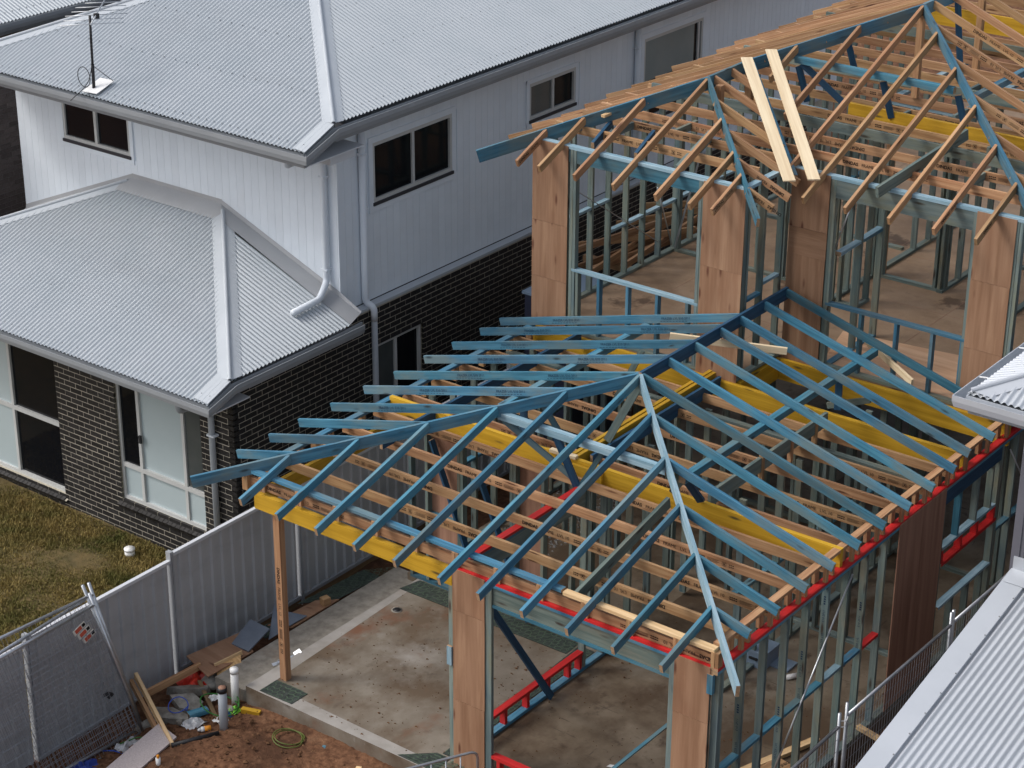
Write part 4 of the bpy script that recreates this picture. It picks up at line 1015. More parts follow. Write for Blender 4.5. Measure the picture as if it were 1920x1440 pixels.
aab('apron_upstand', (1.93, 2.775, zq(2.79) + .05), (8, 2.797, zq(2.79) + .20), 'roofbright', HR)
pp = []
for y in (-1.8, -.85, .1, 1.0, 1.9):
    for i in range(20): pp.append((2.205 + i * .228, y, zq(y) + .016))
for i in range(24): pp.append((2.145, -5 + i * .32, zq(-5 + i * .32) + .046))
screws('roof_screws', pp, HR, .010)
# upper hip roof corner
te = .36; zu = lambda d: 5.44 + te * d          # d = distance in from the eave
EX, EY = 1.47, 2.10
corrugated('roof_sheet', EX + .02, 8, lambda x: EY + .03, lambda x: max(EY + .05, EY + (x - EX) - .02), lambda x, y, h: (x, y, zu(y - EY) + h), 'roofbright', HR)
corrugated('roof_sheet', EY + .02, 12, lambda y: EX + .03, lambda y: max(EX + .05, min(EX + (y - EY), 6) - .02), lambda y, x, h: (x, y, zu(x - EX) + h), 'roofbright', HR)
capping('hip_capping', (EX + .05, EY + .05, zu(.05)), (EX + 4.5, EY + 4.5, zu(4.5)), 'roofbright', HR, .2, (1, 0, 0), (0, 1, 0))
sweep('gutter', [(EX + .03, 12, 5.44), (EX + .03, EY + .03, 5.44), (9, EY + .03, 5.44)][::-1] if False else [(EX + .03, 12, 5.44), (EX + .03, EY + .03, 5.44), (9, EY + .03, 5.44)], [(o_, u_) for o_, u_ in GUT], 'roofbright', HR)
aab('fascia', (EX + .04, EY + .045, 5.24), (EX + .065, 12, 5.43), 'gutter', HR); aab('fascia', (EX + .065, EY + .045, 5.24), (9, EY + .07, 5.43), 'gutter', HR)
aab('soffit', (EX + .065, EY + .07, 5.24), (9, 14, 5.255), 'soffit', HR)
for y in (2.6, 3.55, 4.5): beam('gutter_strap', (EX - .07, y, 5.452), (EX + .06, y + .02, 5.46), .03, .003, 'whiteplastic', HR)
screws('roof_screws', [(EX + .25, 2.5 + i * .228, zu(.25) + .016) for i in range(12)] + [(2.1 + i * .152, EY + .2, zu(.2) + .016) for i in range(20)], HR, .010)

# ================================================================= temporary wire fences
def wire_mesh(name, O, U_, V_, w_, h, su, sv, parent, r=.003, mat='wire'):
    """weld mesh in the plane O + a*U + b*V (thin three sided rods)"""
    VV = []; FF = []
    O = Vector(O); U_ = Vector(U_).normalized(); V_ = Vector(V_).normalized(); N_ = U_.cross(V_)
    def rod(a, b, side):
        k = len(VV)
        for p in (a, b):
            VV.extend([p + side * r, p - side * r * .5 + N_ * r * .87, p - side * r * .5 - N_ * r * .87])
        FF.extend([(k, k + 1, k + 4, k + 3), (k + 1, k + 2, k + 5, k + 4), (k + 2, k, k + 3, k + 5)])
    n = int(w_ / su)
    for i in range(n + 1):
        a = O + U_ * (i * w_ / n); rod(a, a + V_ * h, U_)
    n = int(h / sv)
    for i in range(n + 1):
        a = O + V_ * (i * h / n) + N_ * r * 2; rod(a, a + U_ * w_, V_)
    o = pd(name, VV, FF, mat, parent); o['kind'] = 'stuff'; return o
def temp_panel(label, O, U_, V_, w_, h, group=None, stub=.15, rails=2, mesh=True, su=.062, sv=.15, loc=None):
    O = Vector(O); U_ = Vector(U_).normalized(); V_ = Vector(V_).normalized()
    t = thing('temporary_fence_panel', label, 'fence panel', O if loc is None else loc, group)
    tube('upright', [O - V_ * .05, O + V_ * (h + stub)], .021, 'galv', t, 10)
    tube('upright', [O + U_ * w_ - V_ * .05, O + U_ * w_ + V_ * (h + stub)], .021, 'galv', t, 10)
    tube('rail', [O + V_ * (h - .02), O + U_ * w_ + V_ * (h - .02)], .021, 'galv', t, 10)
    tube('rail', [O + V_ * .06, O + U_ * w_ + V_ * .06], .021, 'galv', t, 10)
    if mesh: wire_mesh('wire_mesh', O + V_ * .06, U_, V_, w_, h - .08, su, sv, t)
    return t
FG = 'temporary wire fence panels along the right boundary'
temp_panel('upright wire fence panel beside the white lean-to roof, behind its twin', (.95, 1.12, -.28), (0, 1, -.02), (0, 0, 1), 2.45, 2.18, FG)
temp_panel('upright wire fence panel running out of the picture at the bottom right', (.93, -1.42, -.38), (0, 1, .0), (0, 0, 1), 2.42, 2.2, FG)
temp_panel('far upright wire fence panel half hidden by the white lean-to roof', (.95, 3.62, -.34), (0, 1, -.02), (0, 0, 1), 2.4, 2.2, FG)
for i, (p, q) in enumerate((((.91, 1.0, 1.86), (.99, 1.12, 1.80)), ((.92, 1.02, 1.78), (.98, 1.10, 1.90)))):
    tag(tube('wire_tie', bend([p, ((p[0] + q[0]) / 2 + .03, (p[1] + q[1]) / 2 - .03, p[2] + .02), q], .03), .006, 'whiteplastic', None, 6), ('twisted white tie' if i else 'bent white tie') + ' holding the two right hand wire fence panels together', 'tie')
# pedestrian barrier at the bottom edge, in front of the plywood panel
cb = thing('crowd_barrier', 'grey steel barrier rail with rounded corner at the bottom edge before the plywood panel', 'barrier', (-3.2, -.9, -.25))
tube('frame', bend([(-3.9, -2.34, -.22), (-3.9, -2.34, .66), (-2.86, -.40, .66), (-2.86, -.40, -.22)], .11), .017, 'galv', cb, 10)
for i in range(9):
    x = -2.96 - .085 * i; y = -.40 + (x + 2.86) * 1.865
    tube('bar', [(x, y, -.18), (x, y, .65)], .009, 'galv', cb, 6)

# ================================================================= boundary fence of ribbed metal panels
FX = -7.95
FE = thing('metal_fence', 'grey ribbed sheet metal boundary fence with white top rail', 'fence', (FX, 0, -.5))
posts = [-7.30, -4.95, -2.58, -.22, 2.14, 4.50, 6.86, 9.22]
for i in range(len(posts) - 1):
    y0, y1 = posts[i], posts[i + 1]
    zt = (1.17, 1.25, 1.315, 1.40, 1.40, 1.44, 1.5, 1.55)[i]; zb = zt - 1.72
    prof = []; y = y0 + .03; k = 0
    while y < y1 - .03:          # trapezoid ribs, 190 mm apart
        prof += [(y, 0), (y + .10, 0), (y + .118, .028), (y + .16, .028), (y + .178, 0)]; y += .19
    prof = [p for p in prof if p[0] < y1 - .02]
    V = []; F = []
    for a, d in prof: V += [(FX + d, a, zb), (FX + d, a, zt - .03)]
    F = [(2 * j, 2 * j + 2, 2 * j + 3, 2 * j + 1) for j in range(len(prof) - 1)]
    pd('fence_panel', V, F, 'fencesheet', FE)
    sweep('top_rail', [(FX, y0, zt), (FX, y1, zt)], [(-.012, .0), (.042, .0), (.042, -.045), (.034, -.045), (-.012, -.045)], 'fencerail', FE)
    sweep('bottom_rail', [(FX, y0, zb), (FX, y1, zb)], [(-.012, .03), (.042, .03), (.042, -.02), (-.012, -.02)], 'fencepost', FE)
    aab('sleeper', (FX - .02, y0 + .02, zb - .21), (FX + .03, y1 - .02, zb - .022), 'sleeper', FE)
for i, y in enumerate(posts):
    zt = (1.2, 1.30, 1.36, 1.43, 1.43, 1.47, 1.53, 1.58)[i]
    sweep('fence_post', [(FX + .012, y, zt), (FX + .012, y, zt - .001)], [(-.03, 0), (.03, 0), (.03, -.01), (-.03, -.01)], 'fencepost', FE)
    boxes('fence_post', [((FX - .03, y - .028, zt - 2.1), (FX + .05, y - .006, zt)), ((FX - .03, y + .006, zt - 2.1), (FX + .05, y + .028, zt)), ((FX - .028, y - .006, zt - 2.1), (FX + .03, y + .006, zt - .004))], 'fencepost', FE)
# leaning stack of temporary fence panels (left)
TG = 'temporary wire fence panels leaning on the boundary fence'
def lean(label, yr, xb, zb, xt, zt, dy, skew, su=.062):
    O = Vector((xb, yr, zb)); V_ = Vector((xt - xb, dy, zt - zb)); U_ = Vector((-.0, -1, skew))
    h = V_.length - .15
    return temp_panel(label, O, U_, V_, 2.6, h, TG, .15, su=su)
p1_ = lean('front leaning wire fence panel with three small signs wired on', -1.40, -7.34, -.46, -7.70, 1.62, -.36, -.02)
lean('middle leaning wire fence panel, its pale top rail above the metal fence', -1.33, -7.42, -.46, -7.80, 1.70, -.44, .05)
lean('rear leaning wire fence panel resting on the white fence rail', -1.28, -7.50, -.46, -7.84, 1.66, -.36, -.075, .075)
for i, (y, z) in enumerate(((-2.02, 1.28), (-1.955, 1.20), (-1.885, 1.11))):
    s = thing('small_sign', ('topmost', 'middle', 'lowest')[i] + ' of three small red and white tags on the leaning wire fence panel', 'sign', (-7.64, y, z), 'small tags on the wire fence')
    U_ = Vector((.0, .93, .36)); V_ = Vector((-.16, -.36, .92)); c = Vector((-7.625, y, z)); U_.normalize(); V_ = (V_ - U_ * V_.dot(U_)).normalized(); N_ = U_.cross(V_)
    def rect(n, a0, a1, b0, b1, d, mat): quad(n, [c + U_ * a + V_ * b + N_ * d for a, b in ((a0, b0), (a1, b0), (a1, b1), (a0, b1))], mat, s, .003)
    rect('plate', -.10, .10, -.035, .035, .0, 'signwhite'); rect('print', -.07, .03, -.025, .025, .003, 'signred'); rect('print', .045, .09, -.02, .02, .003, 'ink')
c_ = Vector((-7.52, -1.83, .28))
tag(pd('fence_clamp', *[(lambda v, f: (v, f))(*tube('', [c_, c_ + Vector((.03, .06, .02)), c_ + Vector((.02, .12, -.03)), c_ + Vector((.0, .06, -.07))], .02, '', obj=False))][0], 'grip'), 'black clamp hanging on the leaning wire fence panels', 'clamp')
# ================================================================= things on the ground by the fence
def rock(name, c, size, mat, seed, flat=1.0, parent=None, rot=0):
    r = random.Random(seed); bm = bmesh.new(); bmesh.ops.create_icosphere(bm, subdivisions=2, radius=1)
    for v in bm.verts:
        n = v.co.normalized(); k = 1 + .22 * math.sin(n.x * 5 + seed) * math.cos(n.y * 4.3 + seed * 2) + r.uniform(-.16, .16)
        v.co = Vector((n.x * size[0] * k, n.y * size[1] * k, n.z * size[2] * k))
        v.co.x = round(v.co.x / (size[0] * .28)) * size[0] * .28 * .45 + v.co.x * .55
    me = bpy.data.meshes.new(name); bm.to_mesh(me); bm.free()
    o = link(name, me, None, mat); o.matrix_basis = Matrix.Translation(Vector(c)) @ Matrix.Rotation(rot, 4, 'Z')
    return place(o, parent)
def slabshape(name, pts, z0, th, mat, tilt=(0, 0), seed=1):
    """broken flat piece from an outline, thick, with uneven top"""
    r = random.Random(seed); cx = sum(p[0] for p in pts) / len(pts); cy = sum(p[1] for p in pts) / len(pts)
    V = []; n = len(pts)
    for zz_ in (0, th):
        for x, y in pts:
            V.append((x + (r.uniform(-.015, .015) if zz_ == 0 else 0), y + r.uniform(-.012, .012), z0 + zz_ + (x - cx) * tilt[0] + (y - cy) * tilt[1] + r.uniform(-.008, .008)))
    V.append((cx, cy, z0 + th + .006)); F = [tuple(range(n))[::-1]]
    for i in range(n):
        j2 = (i + 1) % n; F += [(i, j2, n + j2, n + i), (n + i, n + j2, 2 * n)]
    return pd(name, V, F, mat)
tag(slabshape('concrete_chunk', [(-7.62, -1.10), (-7.30, -.92), (-7.02, -.95), (-6.93, -1.02), (-7.15, -1.13), (-7.42, -1.20)], -.36, .09, 'rubble', (.05, .1), 2), 'long pointed slab of broken concrete beside the crossed timbers', 'rubble')
tag(slabshape('concrete_chunk', [(-7.50, -.78), (-7.30, -.58), (-7.08, -.62), (-7.02, -.78), (-7.24, -.88)], -.36, .10, 'rubble', (-.1, .1), 3), 'brown stained flat concrete slab behind the blue offcut', 'rubble')
tag(slabshape('concrete_chunk', [(-7.62, -.72), (-7.42, -.50), (-7.22, -.36), (-7.16, -.46), (-7.40, -.66)], -.30, .10, 'rubble', (.12, -.1), 4), 'dark edged concrete slab lying under the loose pine board', 'rubble')
tag(rock('concrete_chunk', (-7.33, -.20, -.27), (.13, .15, .10), 'rubble', 5), 'grey lump of rubble below the plywood sheet', 'rubble')
tag(rock('concrete_chunk', (-7.02, -1.08, -.30), (.06, .05, .05), 'rubble', 6), 'small pale concrete lump at the tip of the long slab', 'rubble')
tag(rock('concrete_chunk', (-6.70, -.55, -.26), (.10, .06, .05), 'rubble', 8), 'small grey rubble piece between the two pipes', 'rubble')
tag(rock('concrete_chunk', (-7.40, -1.30, -.38), (.07, .2, .08), 'rubble', 9), 'elongated grey rubble by the foot of the wire panels', 'rubble')
V = []; F = []
for i in range(2200):
    x = nprng.uniform(-7.8, -2.6); y = nprng.uniform(-2.6, -.36); 
    if x > -5.8 and nprng.random() < .6: continue
    s = abs(nprng.normal(0, .011)) + .004 + (.02 if nprng.random() < .04 else 0); z = gz(x, y) + .01; b = len(V)
    q = [Vector((nprng.uniform(.6, 1.3) * s * a, nprng.uniform(.6, 1.3) * s * c, nprng.uniform(.5, 1.1) * s * d)) for a, c, d in ((1, 0, 0), (-1, 0, 0), (0, 1, 0), (0, -1, 0), (0, 0, 1), (0, 0, -1))]
    V += [p + Vector((x, y, z)) for p in q]
    F += [tuple(b + t for t in f) for f in ((0, 2, 4), (2, 1, 4), (1, 3, 4), (3, 0, 4), (2, 0, 5), (1, 2, 5), (3, 1, 5), (0, 3, 5))]
tag(pd('soil_clods', V, F, 'soilclod'), 'reddish clods of soil scattered over the bare ground', 'soil', kind='stuff')
V = []; F = []
for i in range(1500):
    x = nprng.uniform(-6.8, -5.6); y = nprng.uniform(3.4, 8); b = len(V); s = nprng.uniform(.012, .03); a = nprng.uniform(0, 6.28)
    V += [(x + math.cos(a + k * 2.09) * s, y + math.sin(a + k * 2.09) * s, .0) for k in range(3)] + [(x, y, s)]
    F += [(b, b + 1, b + 3), (b + 1, b + 2, b + 3), (b + 2, b, b + 3)]
tag(pd('gravel', V, F, 'gravel'), 'grey gravel seen between the joists on the far side of the frame', 'gravel', kind='stuff')
def single(o, label, cat, group=None): return tag(o, label, cat, group)
# timbers
single(beam('pine_board', (-7.68, -1.0, -.13), (-7.52, -.22, -.05), .045, .095, 'pine', None), 'orange pine board propped on the rubble towards the red plastic', 'timber')
single(beam('pine_board', (-7.86, -1.0, .06), (-6.66, -1.56, -.20), .045, .095, 'pinelight', None), 'light pine board leaning from the fence under the speckled board', 'timber')
single(beam('pine_board', (-7.90, -1.05, -.03), (-6.74, -1.60, -.24), .045, .09, 'pine', None), 'darker pine board lying directly against the light leaning board', 'timber')
single(beam('timber_stick', (-7.38, -.38, -.18), (-6.68, -.78, -.27), .05, .03, 'sleeper', None), 'thin weathered stick lying behind the grey pipe', 'timber')
single(beam('timber_block', (-7.02, -.94, -.24), (-6.92, -.70, -.24), .10, .06, 'blue', None), 'blue timber offcut lying on the rubble', 'timber')
single(beam('timber_block', (-6.42, -1.50, -.235), (-6.34, -1.18, -.235), .12, .05, 'blue', None), 'larger blue timber offcut lying on the bare soil', 'timber')
single(beam('timber_block', (-6.52, -.50, -.185), (-6.28, -.42, -.185), .07, .06, 'yellow', None), 'yellow timber offcut between white pipe and slab edge', 'timber')
single(beam('timber_block', (-5.16, -.52, -.18), (-5.12, -.50, -.18), .06, .05, 'blue', None), 'tiny blue timber cube near the slab edge', 'timber')
for i, (x, y, m, t) in enumerate(((-4.42, -.66, 'blue', 'blue'), (-4.47, -.74, 'blue', 'blue'), (-4.55, -.60, 'pinelight', 'pale'), (-4.60, -.70, 'pinelight', 'pale'))):
    single(beam('timber_chip', (x, y, -.175), (x + .06, y + .03, -.175), .05, .02, m, None), ('upper ', 'lower ', 'upper ', 'lower ')[i] + t + ' timber chip by the bottom edge near the slab', 'timber')
single(quad('stone_board', [(-7.06, -1.39, -.16), (-6.72, -1.43, -.20), (-6.55, -2.45, -.22), (-6.88, -2.50, -.18)][::-1], 'stoneboard', None, .03), 'pinkish grey speckled board lying over the timbers', 'board')
# plywood, board and tiles along the slab
single(quad('plywood_sheet', [(-7.78, -.20, -.06), (-7.26, -.34, -.10), (-7.22, .45, -.10), (-7.60, .62, -.03)], 'ply', None, .015), 'knotty plywood sheet lying between fence and slab, nearest the red plastic', 'plywood')
single(quad('plywood_sheet', [(-7.55, 1.05, -.12), (-7.23, 1.20, -.10), (-7.22, 2.12, -.10), (-7.50, 1.95, -.14)], 'ply', None, .015), 'second plywood sheet farther back along the slab edge', 'plywood')
single(quad('grey_board', [(-7.52, .36, -.05), (-7.24, .38, -.07), (-7.30, .85, .02), (-7.62, .82, .06)], 'bluegreyboard', None, .02), 'slate blue board tilted on the plywood sheet', 'board')
single(quad('grey_board', [(-7.26, .78, -.10), (-7.24, 1.02, -.08), (-7.58, 1.24, .12)], 'bluegreyboard', None, .015), 'upright triangular slate blue offcut behind the post', 'board')
single(quad('grey_board', [(-7.26, 1.16, -.08), (-7.24, 1.50, -.07), (-7.46, 1.33, .0)], 'bluegreyboard', None, .015), 'flat slate blue offcut on the second plywood sheet', 'board')
single(beam('timber_block', (-7.30, 1.86, .0), (-7.27, 1.97, .0), .1, .10, 'pine', None), 'small pine block at the far end of the second plywood sheet', 'timber')
ob = thing('osb_box', 'chipboard box side with pine edges leaning on the slab corner', 'box', (-7.1, -.1, -.3))
quad('panel', [(-7.02, -.36, -.28), (-6.98, -.02, -.24), (-7.26, .26, -.06), (-7.36, -.10, -.10)], 'osb', ob, .015)
beam('edge_strip', (-7.36, -.12, -.06), (-7.26, .28, -.02), .02, .06, 'pinelight', ob); beam('edge_strip', (-7.02, -.38, -.24), (-6.97, 0, -.20), .02, .07, 'pine', ob)
# red plastic, folded
def crumple(name, c, sx, sy, sz, mat, seed, n=9):
    r = random.Random(seed); V = []; F = []
    for j in range(n):
        for i in range(n):
            u, v = i / (n - 1) - .5, j / (n - 1) - .5
            V.append((c[0] + u * sx + r.uniform(-.02, .02) * sx * 2, c[1] + v * sy + r.uniform(-.02, .02) * sy * 2, c[2] + sz * (.5 + .5 * math.sin(u * 9 + seed) * math.cos(v * 8) + r.uniform(-.35, .35)) * (1 - 2.2 * max(abs(u), abs(v)) ** 2)))
    F = [(j * n + i, j * n + i + 1, (j + 1) * n + i + 1, (j + 1) * n + i) for j in range(n - 1) for i in range(n - 1)]
    return pd(name, V, F, mat)
o = crumple('red_plastic', (-7.52, -.28, -.34), .42, .42, .22, 'redplastic', 3); single(o, 'crumpled bright red plastic barrier against the fence foot', 'plastic')
single(crumple('plastic_film', (-6.86, -1.02, -.30), .22, .26, .09, 'filmplastic', 5), 'crumpled clear plastic film in the rubble', 'plastic')
single(crumple('plastic_film', (-7.26, -1.75, -.40), .18, .30, .10, 'filmplastic', 8), 'clear plastic bag at the foot of the wire panels', 'plastic')
single(crumple('paper_scrap', (-7.03, -.50, -.26), .12, .16, .05, 'whiteplastic', 6), 'white scrap beside the weathered stick', 'scrap')
bagt = thing('plastic_bag', 'white, navy and lime green product bag behind the grey pipe', 'bag', (-6.68, -.62, -.27))
for (dy, m, s) in ((-.16, 'whiteplastic', 4), (-.03, 'navyplastic', 5), (.09, 'limeplastic', 6)):
    o = crumple('bag_panel', (-6.62 - dy * .1, -.62 + dy, -.27), .17, .15 if m != 'navyplastic' else .06, .08, m, s, 6); place(o, bagt)
single(crumple('blue_tarp', (-7.30, -2.45, -.40), .30, .45, .12, 'bluebox', 12), 'blue tarp corner under the wire fence panels at the bottom edge', 'tarp')
# pipes
g = thing('vent_pipe', 'grey plastic pipe standing in the soil with dark capped top', 'pipe', (-6.44, -.90, -.3))
tube('pipe', [(-6.44, -.90, -.40), (-6.43, -.90, .34)], .056, 'pvcgrey', g, 18); tube('cap', [(-6.43, -.90, .29), (-6.43, -.90, .352)], .062, 'blackplastic', g, 18); tube('cap_label', [(-6.43, -.90, .352), (-6.43, -.90, .355)], .05, 'plydark', g, 14)
g = thing('vent_pipe', 'white plastic pipe with white cap at the slab corner', 'pipe', (-6.76, -.37, -.3))
tube('pipe', [(-6.76, -.37, -.40), (-6.75, -.37, .20)], .050, 'pvcwhite', g, 18); tube('cap', [(-6.75, -.37, .17), (-6.75, -.37, .232)], .055, 'whiteplastic', g, 18)
tag(tube('black_pipe', [(-6.66, -1.58, -.22), (-6.39, -1.04, -.22)], .03, 'blackplastic', None, 10), 'black plastic pipe lying beside the larger blue offcut', 'pipe')
bt = thing('bottle', 'orange and white plastic bottle lying on the soil', 'bottle', (-6.6, -1.07, -.24))
tube('body', [(-6.60, -1.075, -.225), (-6.555, -1.01, -.225)], .034, 'orangeplastic', bt, 12); tube('label', [(-6.625, -1.11, -.225), (-6.60, -1.075, -.225)], .034, 'whiteplastic', bt, 12); tube('neck', [(-6.65, -1.145, -.228), (-6.625, -1.11, -.226)], [.014, .03], 'filmplastic', bt, 10)
bt = thing('bottle', 'orange topped bottle standing at the bottom edge', 'bottle', (-6.50, -1.95, -.26))
tube('body', [(-6.50, -1.95, -.28), (-6.50, -1.95, -.13)], .03, 'whiteplastic', bt, 12); tube('cap', [(-6.50, -1.95, -.13), (-6.50, -1.95, -.09)], .018, 'orangeplastic', bt, 10)
# straps and cords
def coil(name, c, rx, ry, turns, mat, r_, label, seed, lift=.03):
    r = random.Random(seed); pts = []
    for i in range(int(turns * 22)):
        a = i / 22 * 6.283; k = 1 + .10 * math.sin(a * .5 + seed) + r.uniform(-.015, .015)
        pts.append((c[0] + rx * k * math.cos(a), c[1] + ry * k * math.sin(a), c[2] + lift * (.5 + .5 * math.sin(a * 1.3 + seed))))
    tag(tube(name, pts, r_, mat, None, 5), label, 'strap')
coil('strap_coil', (-5.60, -.64, -.185), .19, .17, 2.2, 'olivestrap', .008, 'coil of olive green strapping on the bare soil', 2)
coil('strap_coil', (-6.80, -.62, -.22), .26, .24, 1.3, 'greenstrap', .009, 'bright green strapping looped round the two pipes', 3, .10)
coil('strap_coil', (-7.20, -.92, -.24), .13, .12, 1.1, 'bluestrap', .007, 'blue strapping loop on the rubble', 5, .08)
tag(tube('strap', bend([(-7.35, -1.85, -.36), (-7.2, -1.6, -.30), (-7.05, -1.55, -.33), (-7.0, -1.45, -.36)], .1), .008, 'greenstrap', None, 5), 'green strap end under the speckled board', 'strap')
tag(tube('strap', bend([(-6.95, -1.75, -.30), (-6.85, -1.62, -.27), (-6.80, -1.55, -.29)], .05), .008, 'bluestrap', None, 5), 'short blue strap beside the speckled board', 'strap')
tag(tube('strap', bend([(-7.50, -2.05, -.40), (-7.3, -1.95, -.36), (-7.15, -1.9, -.38)], .05), .008, 'bluestrap', None, 5), 'blue strap below the wire fence panels', 'strap')
# slab things: membrane, brackets, drain
def membrane(name, pts, label, z, th=.006, step=.085):
    m = thing(name, label, 'membrane', Vector((*pts[0][:2], z)))
    P2 = [Vector((p[0], p[1], p[2] if len(p) > 2 else z + th)) for p in pts]
    quad('sheet', P2, 'membrane', m, th)
    # honeycomb of pale lines printed on the sheet
    e1 = P2[1] - P2[0]; e2 = P2[3] - P2[0]; L1, L2 = e1.length, e2.length; VV = []; FF = []
    r = random.Random(4)
    def line(a, b):
        d = (b - a); 
        if d.length < 1e-4: return
        n = (e1.cross(e2)).normalized(); s = n.cross(d).normalized() * .0035; k = len(VV)
        VV.extend([a - s + n * .003, a + s + n * .003, b + s + n * .003, b - s + n * .003]); FF.append((k, k + 1, k + 2, k + 3))
    ni, nj = max(2, int(L1 / step)), max(2, int(L2 / (step * .87)))
    for j in range(nj):
        for i in range(ni):
            cx = (i + .5 + .5 * (j % 2)) / (ni + .5); cy = (j + .5) / nj
            c = []
            for k in range(6):
                a = k * 1.047 + .52; u = cx + .55 * step / L1 * math.cos(a) + r.uniform(-.006, .006); v = cy + .55 * step / L2 * math.sin(a) + r.uniform(-.01, .01)
                c.append(P2[0] + e1 * min(.99, max(.01, u)) + e2 * min(.98, max(.02, v)))
            for k in range(6):
                if r.random() < .8: line(c[k], c[(k + 1) % 6])
    o = pd('net_print', VV, FF, 'membraneline', m); return m
membrane('damp_course', [(-6.40, -.29), (-5.88, -.27), (-5.88, .02), (-6.40, .02)], 'small green black netted membrane square at the slab front edge', .003)
membrane('damp_course', [(-6.64, 2.70), (-3.88, 2.74), (-3.90, 3.04), (-6.56, 3.04)], 'long green black netted membrane strip along the entry wall', .003)
membrane('damp_course', [(-3.62, .05), (-3.62, 3.0), (-3.86, 3.0), (-3.74, .05)], 'green black netted membrane strip behind the low red rail', .003)
membrane('damp_course', [(-4.15, -.30), (-3.60, -.30), (-3.60, .02), (-3.80, .02)], 'green black netted membrane corner at the plywood panel foot', .003)
membrane('damp_course', [(-7.60, .86), (-7.34, .80), (-7.30, 1.05), (-7.56, 1.2)], 'netted membrane scrap behind the slate blue board', -.13)
membrane('damp_course', [(-7.65, 1.75), (-7.30, 2.15), (-7.22, 3.0), (-7.55, 3.0)], 'netted membrane heap at the far fence corner', -.16)
tube('floor_drain', [(-6.31, 2.25, -.02), (-6.31, 2.25, .006)], .075, 'rawconcrete', None, 18); tag(bpy.data.objects['floor_drain'], 'round drain opening in the portico slab', 'drain')
tag(tube('drain_hole', [(-6.31, 2.25, .0), (-6.31, 2.25, .009)], .055, 'blackplastic', bpy.data.objects['floor_drain'], 16))
br = thing('steel_bracket', 'pair of shiny galvanised brackets lying behind the post', 'bracket', (-6.7, .5, -.11))
for p, q, w_ in (((-6.77, .33, -.07), (-6.69, .52, -.06), .05), ((-6.70, .50, -.05), (-6.64, .66, -.04), .06), ((-6.74, .42, -.04), (-6.68, .40, .01), .05), ((-6.66, .62, -.02), (-6.62, .70, .02), .07)):
    beam('plate', p, q, w_, .006, 'steelstrap', br, up=(.4, .2, 1))
# things on the garage floor
cz = 0.0
def boxt(name, lo, hi, mat, label, cat): tag(aab(name, lo, hi, mat), label, cat)
tb = thing('tool_case', 'blue grey tool case on the garage floor behind the corner studs', 'case', (-1.75, 4.1, 0))
aab('case', (-2.0, 3.95, .0), (-1.66, 4.3, .20), 'bluegrey', tb); aab('lid', (-2.01, 3.94, .202), (-1.65, 4.31, .24), 'bluegrey', tb); aab('handle', (-1.88, 3.925, .12), (-1.76, 3.945, .15), 'grip', tb); aab('case_foot', (-1.66, 4.1, .0), (-1.40, 4.35, .03), 'bluegrey', tb)
bt = thing('spray_can', 'white and red spray can lying on the garage floor', 'can', (-1.25, 4.05, .03))
tube('body', [(-1.33, 3.95, .035), (-1.25, 4.08, .035)], .034, 'whiteplastic', bt, 12); tube('cap', [(-1.25, 4.08, .035), (-1.22, 4.13, .035)], .03, 'signred', bt, 12)
tag(beam('timber_plank', (-.75, 1.75, .06), (-.34, 3.0, .06), .09, .05, 'pinelight'), 'pale printed plank on the garage floor by the side wall', 'timber')
pk = tag(beam('timber_plank', (-.62, .55, .16), (-.30, 2.2, .16), .30, .14, 'pine'), 'stack of printed pine boards inside the side wall', 'timber'); stamp(mark_mesh('long'), (-.40, 1.75, .163), (.25, 1, 0), (-1, .2, 0), pk, True)
for i, (x, y, s) in enumerate(((-2.05, 1.02, .10), (-1.62, .98, .16), (-1.75, .62, .2), (-1.35, .90, .12), (-1.30, .52, .09))):
    o = pd('paper_scrap', [(x, y, .006), (x + s * .7, y + s * .2, .006), (x + s * .9, y + s * .9, .010), (x + s * .1, y + s * .6, .006)], [(0, 1, 2, 3)], 'bluegreyboard' if i else 'whiteplastic')
    tag(o, ('small white paper scrap on the garage floor, farthest left', 'pale scrap above the blue diagonal brace', 'largest pale scrap left of the blue diagonal brace', 'pale scrap touching the diagonal brace', 'smallest pale scrap at the bottom edge of the garage')[i], 'scrap')
tag(beam('prop_timber', (-.05, 3.45, .12), (.95, 3.30, .05), .07, .05, 'pinelight'), 'short pale timber poking from the side wall base to the wire fence', 'timber')
# lawn inspection cap
lc = thing('inspection_cap', 'white round inspection cap on a short pipe in the lawn', 'cap', (-11.14, 1.93, -.68))
tube('pipe', [(-11.14, 1.93, -.72), (-11.14, 1.93, -.60)], .075, 'pvcwhite', lc, 18); tube('cap', [(-11.14, 1.93, -.60), (-11.14, 1.93, -.57)], .082, 'whiteplastic', lc, 18)
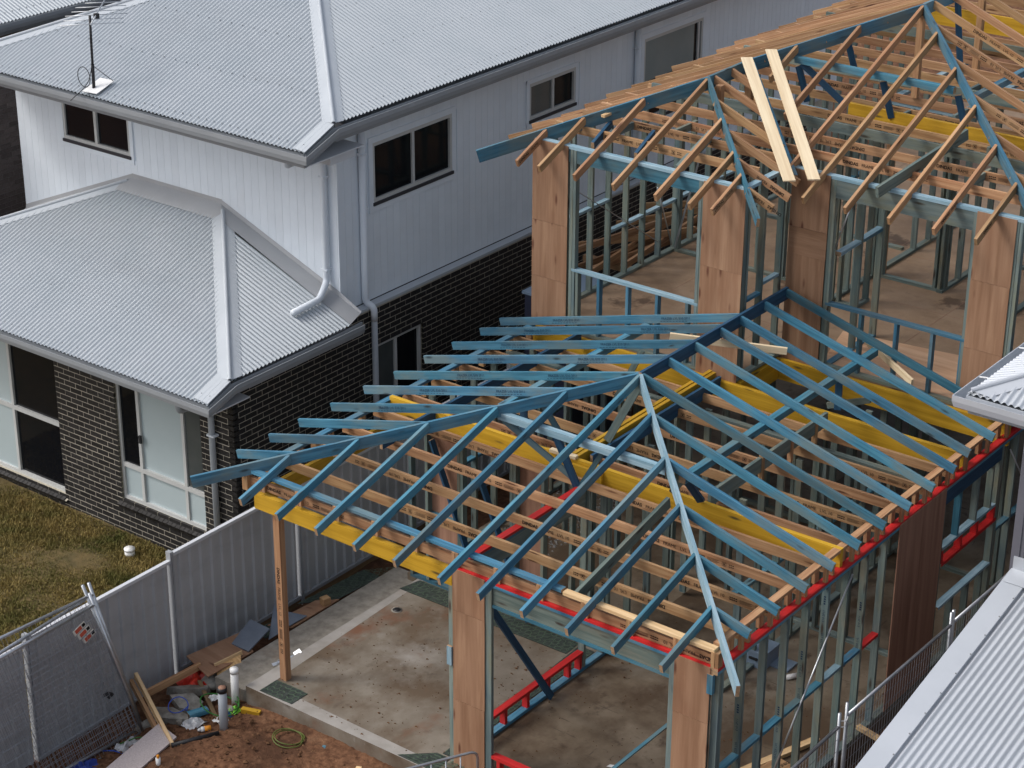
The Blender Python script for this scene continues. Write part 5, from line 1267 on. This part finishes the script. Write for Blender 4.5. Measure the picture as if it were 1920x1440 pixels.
# timber stack between the houses on a trestle
ts = thing('timber_trestle', 'rough timber trestle carrying rafters between the two houses', 'trestle', (-7.6, 10, -.5))
for y in (9.2, 11.6):
    for x in (-8.1, -7.2): aab('leg', (x - .045, y - .045, -.62), (x + .045, y + .045, 2.38), 'pine', ts)
    aab('crosspiece', (-8.25, y - .05, 2.38), (-7.05, y + .05, 2.48), 'pine', ts)
sp = [((-7.95, 8.5, 2.58), (-7.45, 11.9, 2.58), 'lowest left'), ((-7.7, 8.6, 2.59), (-7.2, 12.0, 2.59), 'lowest right'), ((-7.5, 8.3, 2.69), (-7.9, 12.1, 2.70), 'second layer left'), ((-7.25, 8.8, 2.69), (-7.6, 12.2, 2.70), 'second layer right'),
      ((-8.15, 8.9, 2.80), (-7.1, 10.6, 2.80), 'nearest slanting'), ((-8.2, 10.0, 2.81), (-7.1, 12.2, 2.81), 'farthest slanting'), ((-7.9, 8.4, 2.91), (-7.5, 10.6, 2.91), 'uppermost near'), ((-8.2, 10.7, 2.92), (-7.1, 11.8, 2.92), 'uppermost far')]
for a, b, l in sp: tag(beam('loose_rafter', a, b, .045, .10, 'pine'), l + ' pine rafter in the criss-cross stack between the two houses', 'timber', 'loose rafters stacked between the houses')
# dark box with pale rim seen between the studs of the upper left bay
sk = thing('dark_skip', 'dark navy steel box with pale rim behind the upper left plywood panel', 'skip', (-7.6, 8, -.5))
aab('body', (-7.85, 7.1, -.60), (-7.0, 8.25, 2.60), 'navybin', sk); aab('rim', (-7.88, 7.07, 2.60), (-6.97, 8.28, 2.64), 'bluegrey', sk)
# sawdust, chips and grit lying about the slabs
V = []; F = []
for i in range(900):
    if i % 2: x = nprng.uniform(-6.5, -3.7); y = nprng.uniform(-.25, 2.7)
    else: x = nprng.uniform(-3.4, -.1); y = nprng.uniform(.1, 5.5)
    s_ = abs(nprng.normal(0, .008)) + .003; a = nprng.uniform(0, 6.28); b = len(V)
    V += [(x + math.cos(a + k * 2.09) * s_ * (1 + .8 * (k == 0)), y + math.sin(a + k * 2.09) * s_, .004) for k in range(3)] + [(x, y, .004 + s_ * .7)]
    F += [(b, b + 1, b + 3), (b + 1, b + 2, b + 3), (b + 2, b, b + 3)]
tag(pd('slab_grit', V, F, 'soilclod'), 'grit and wood crumbs scattered over the concrete floors', 'grit', kind='stuff')
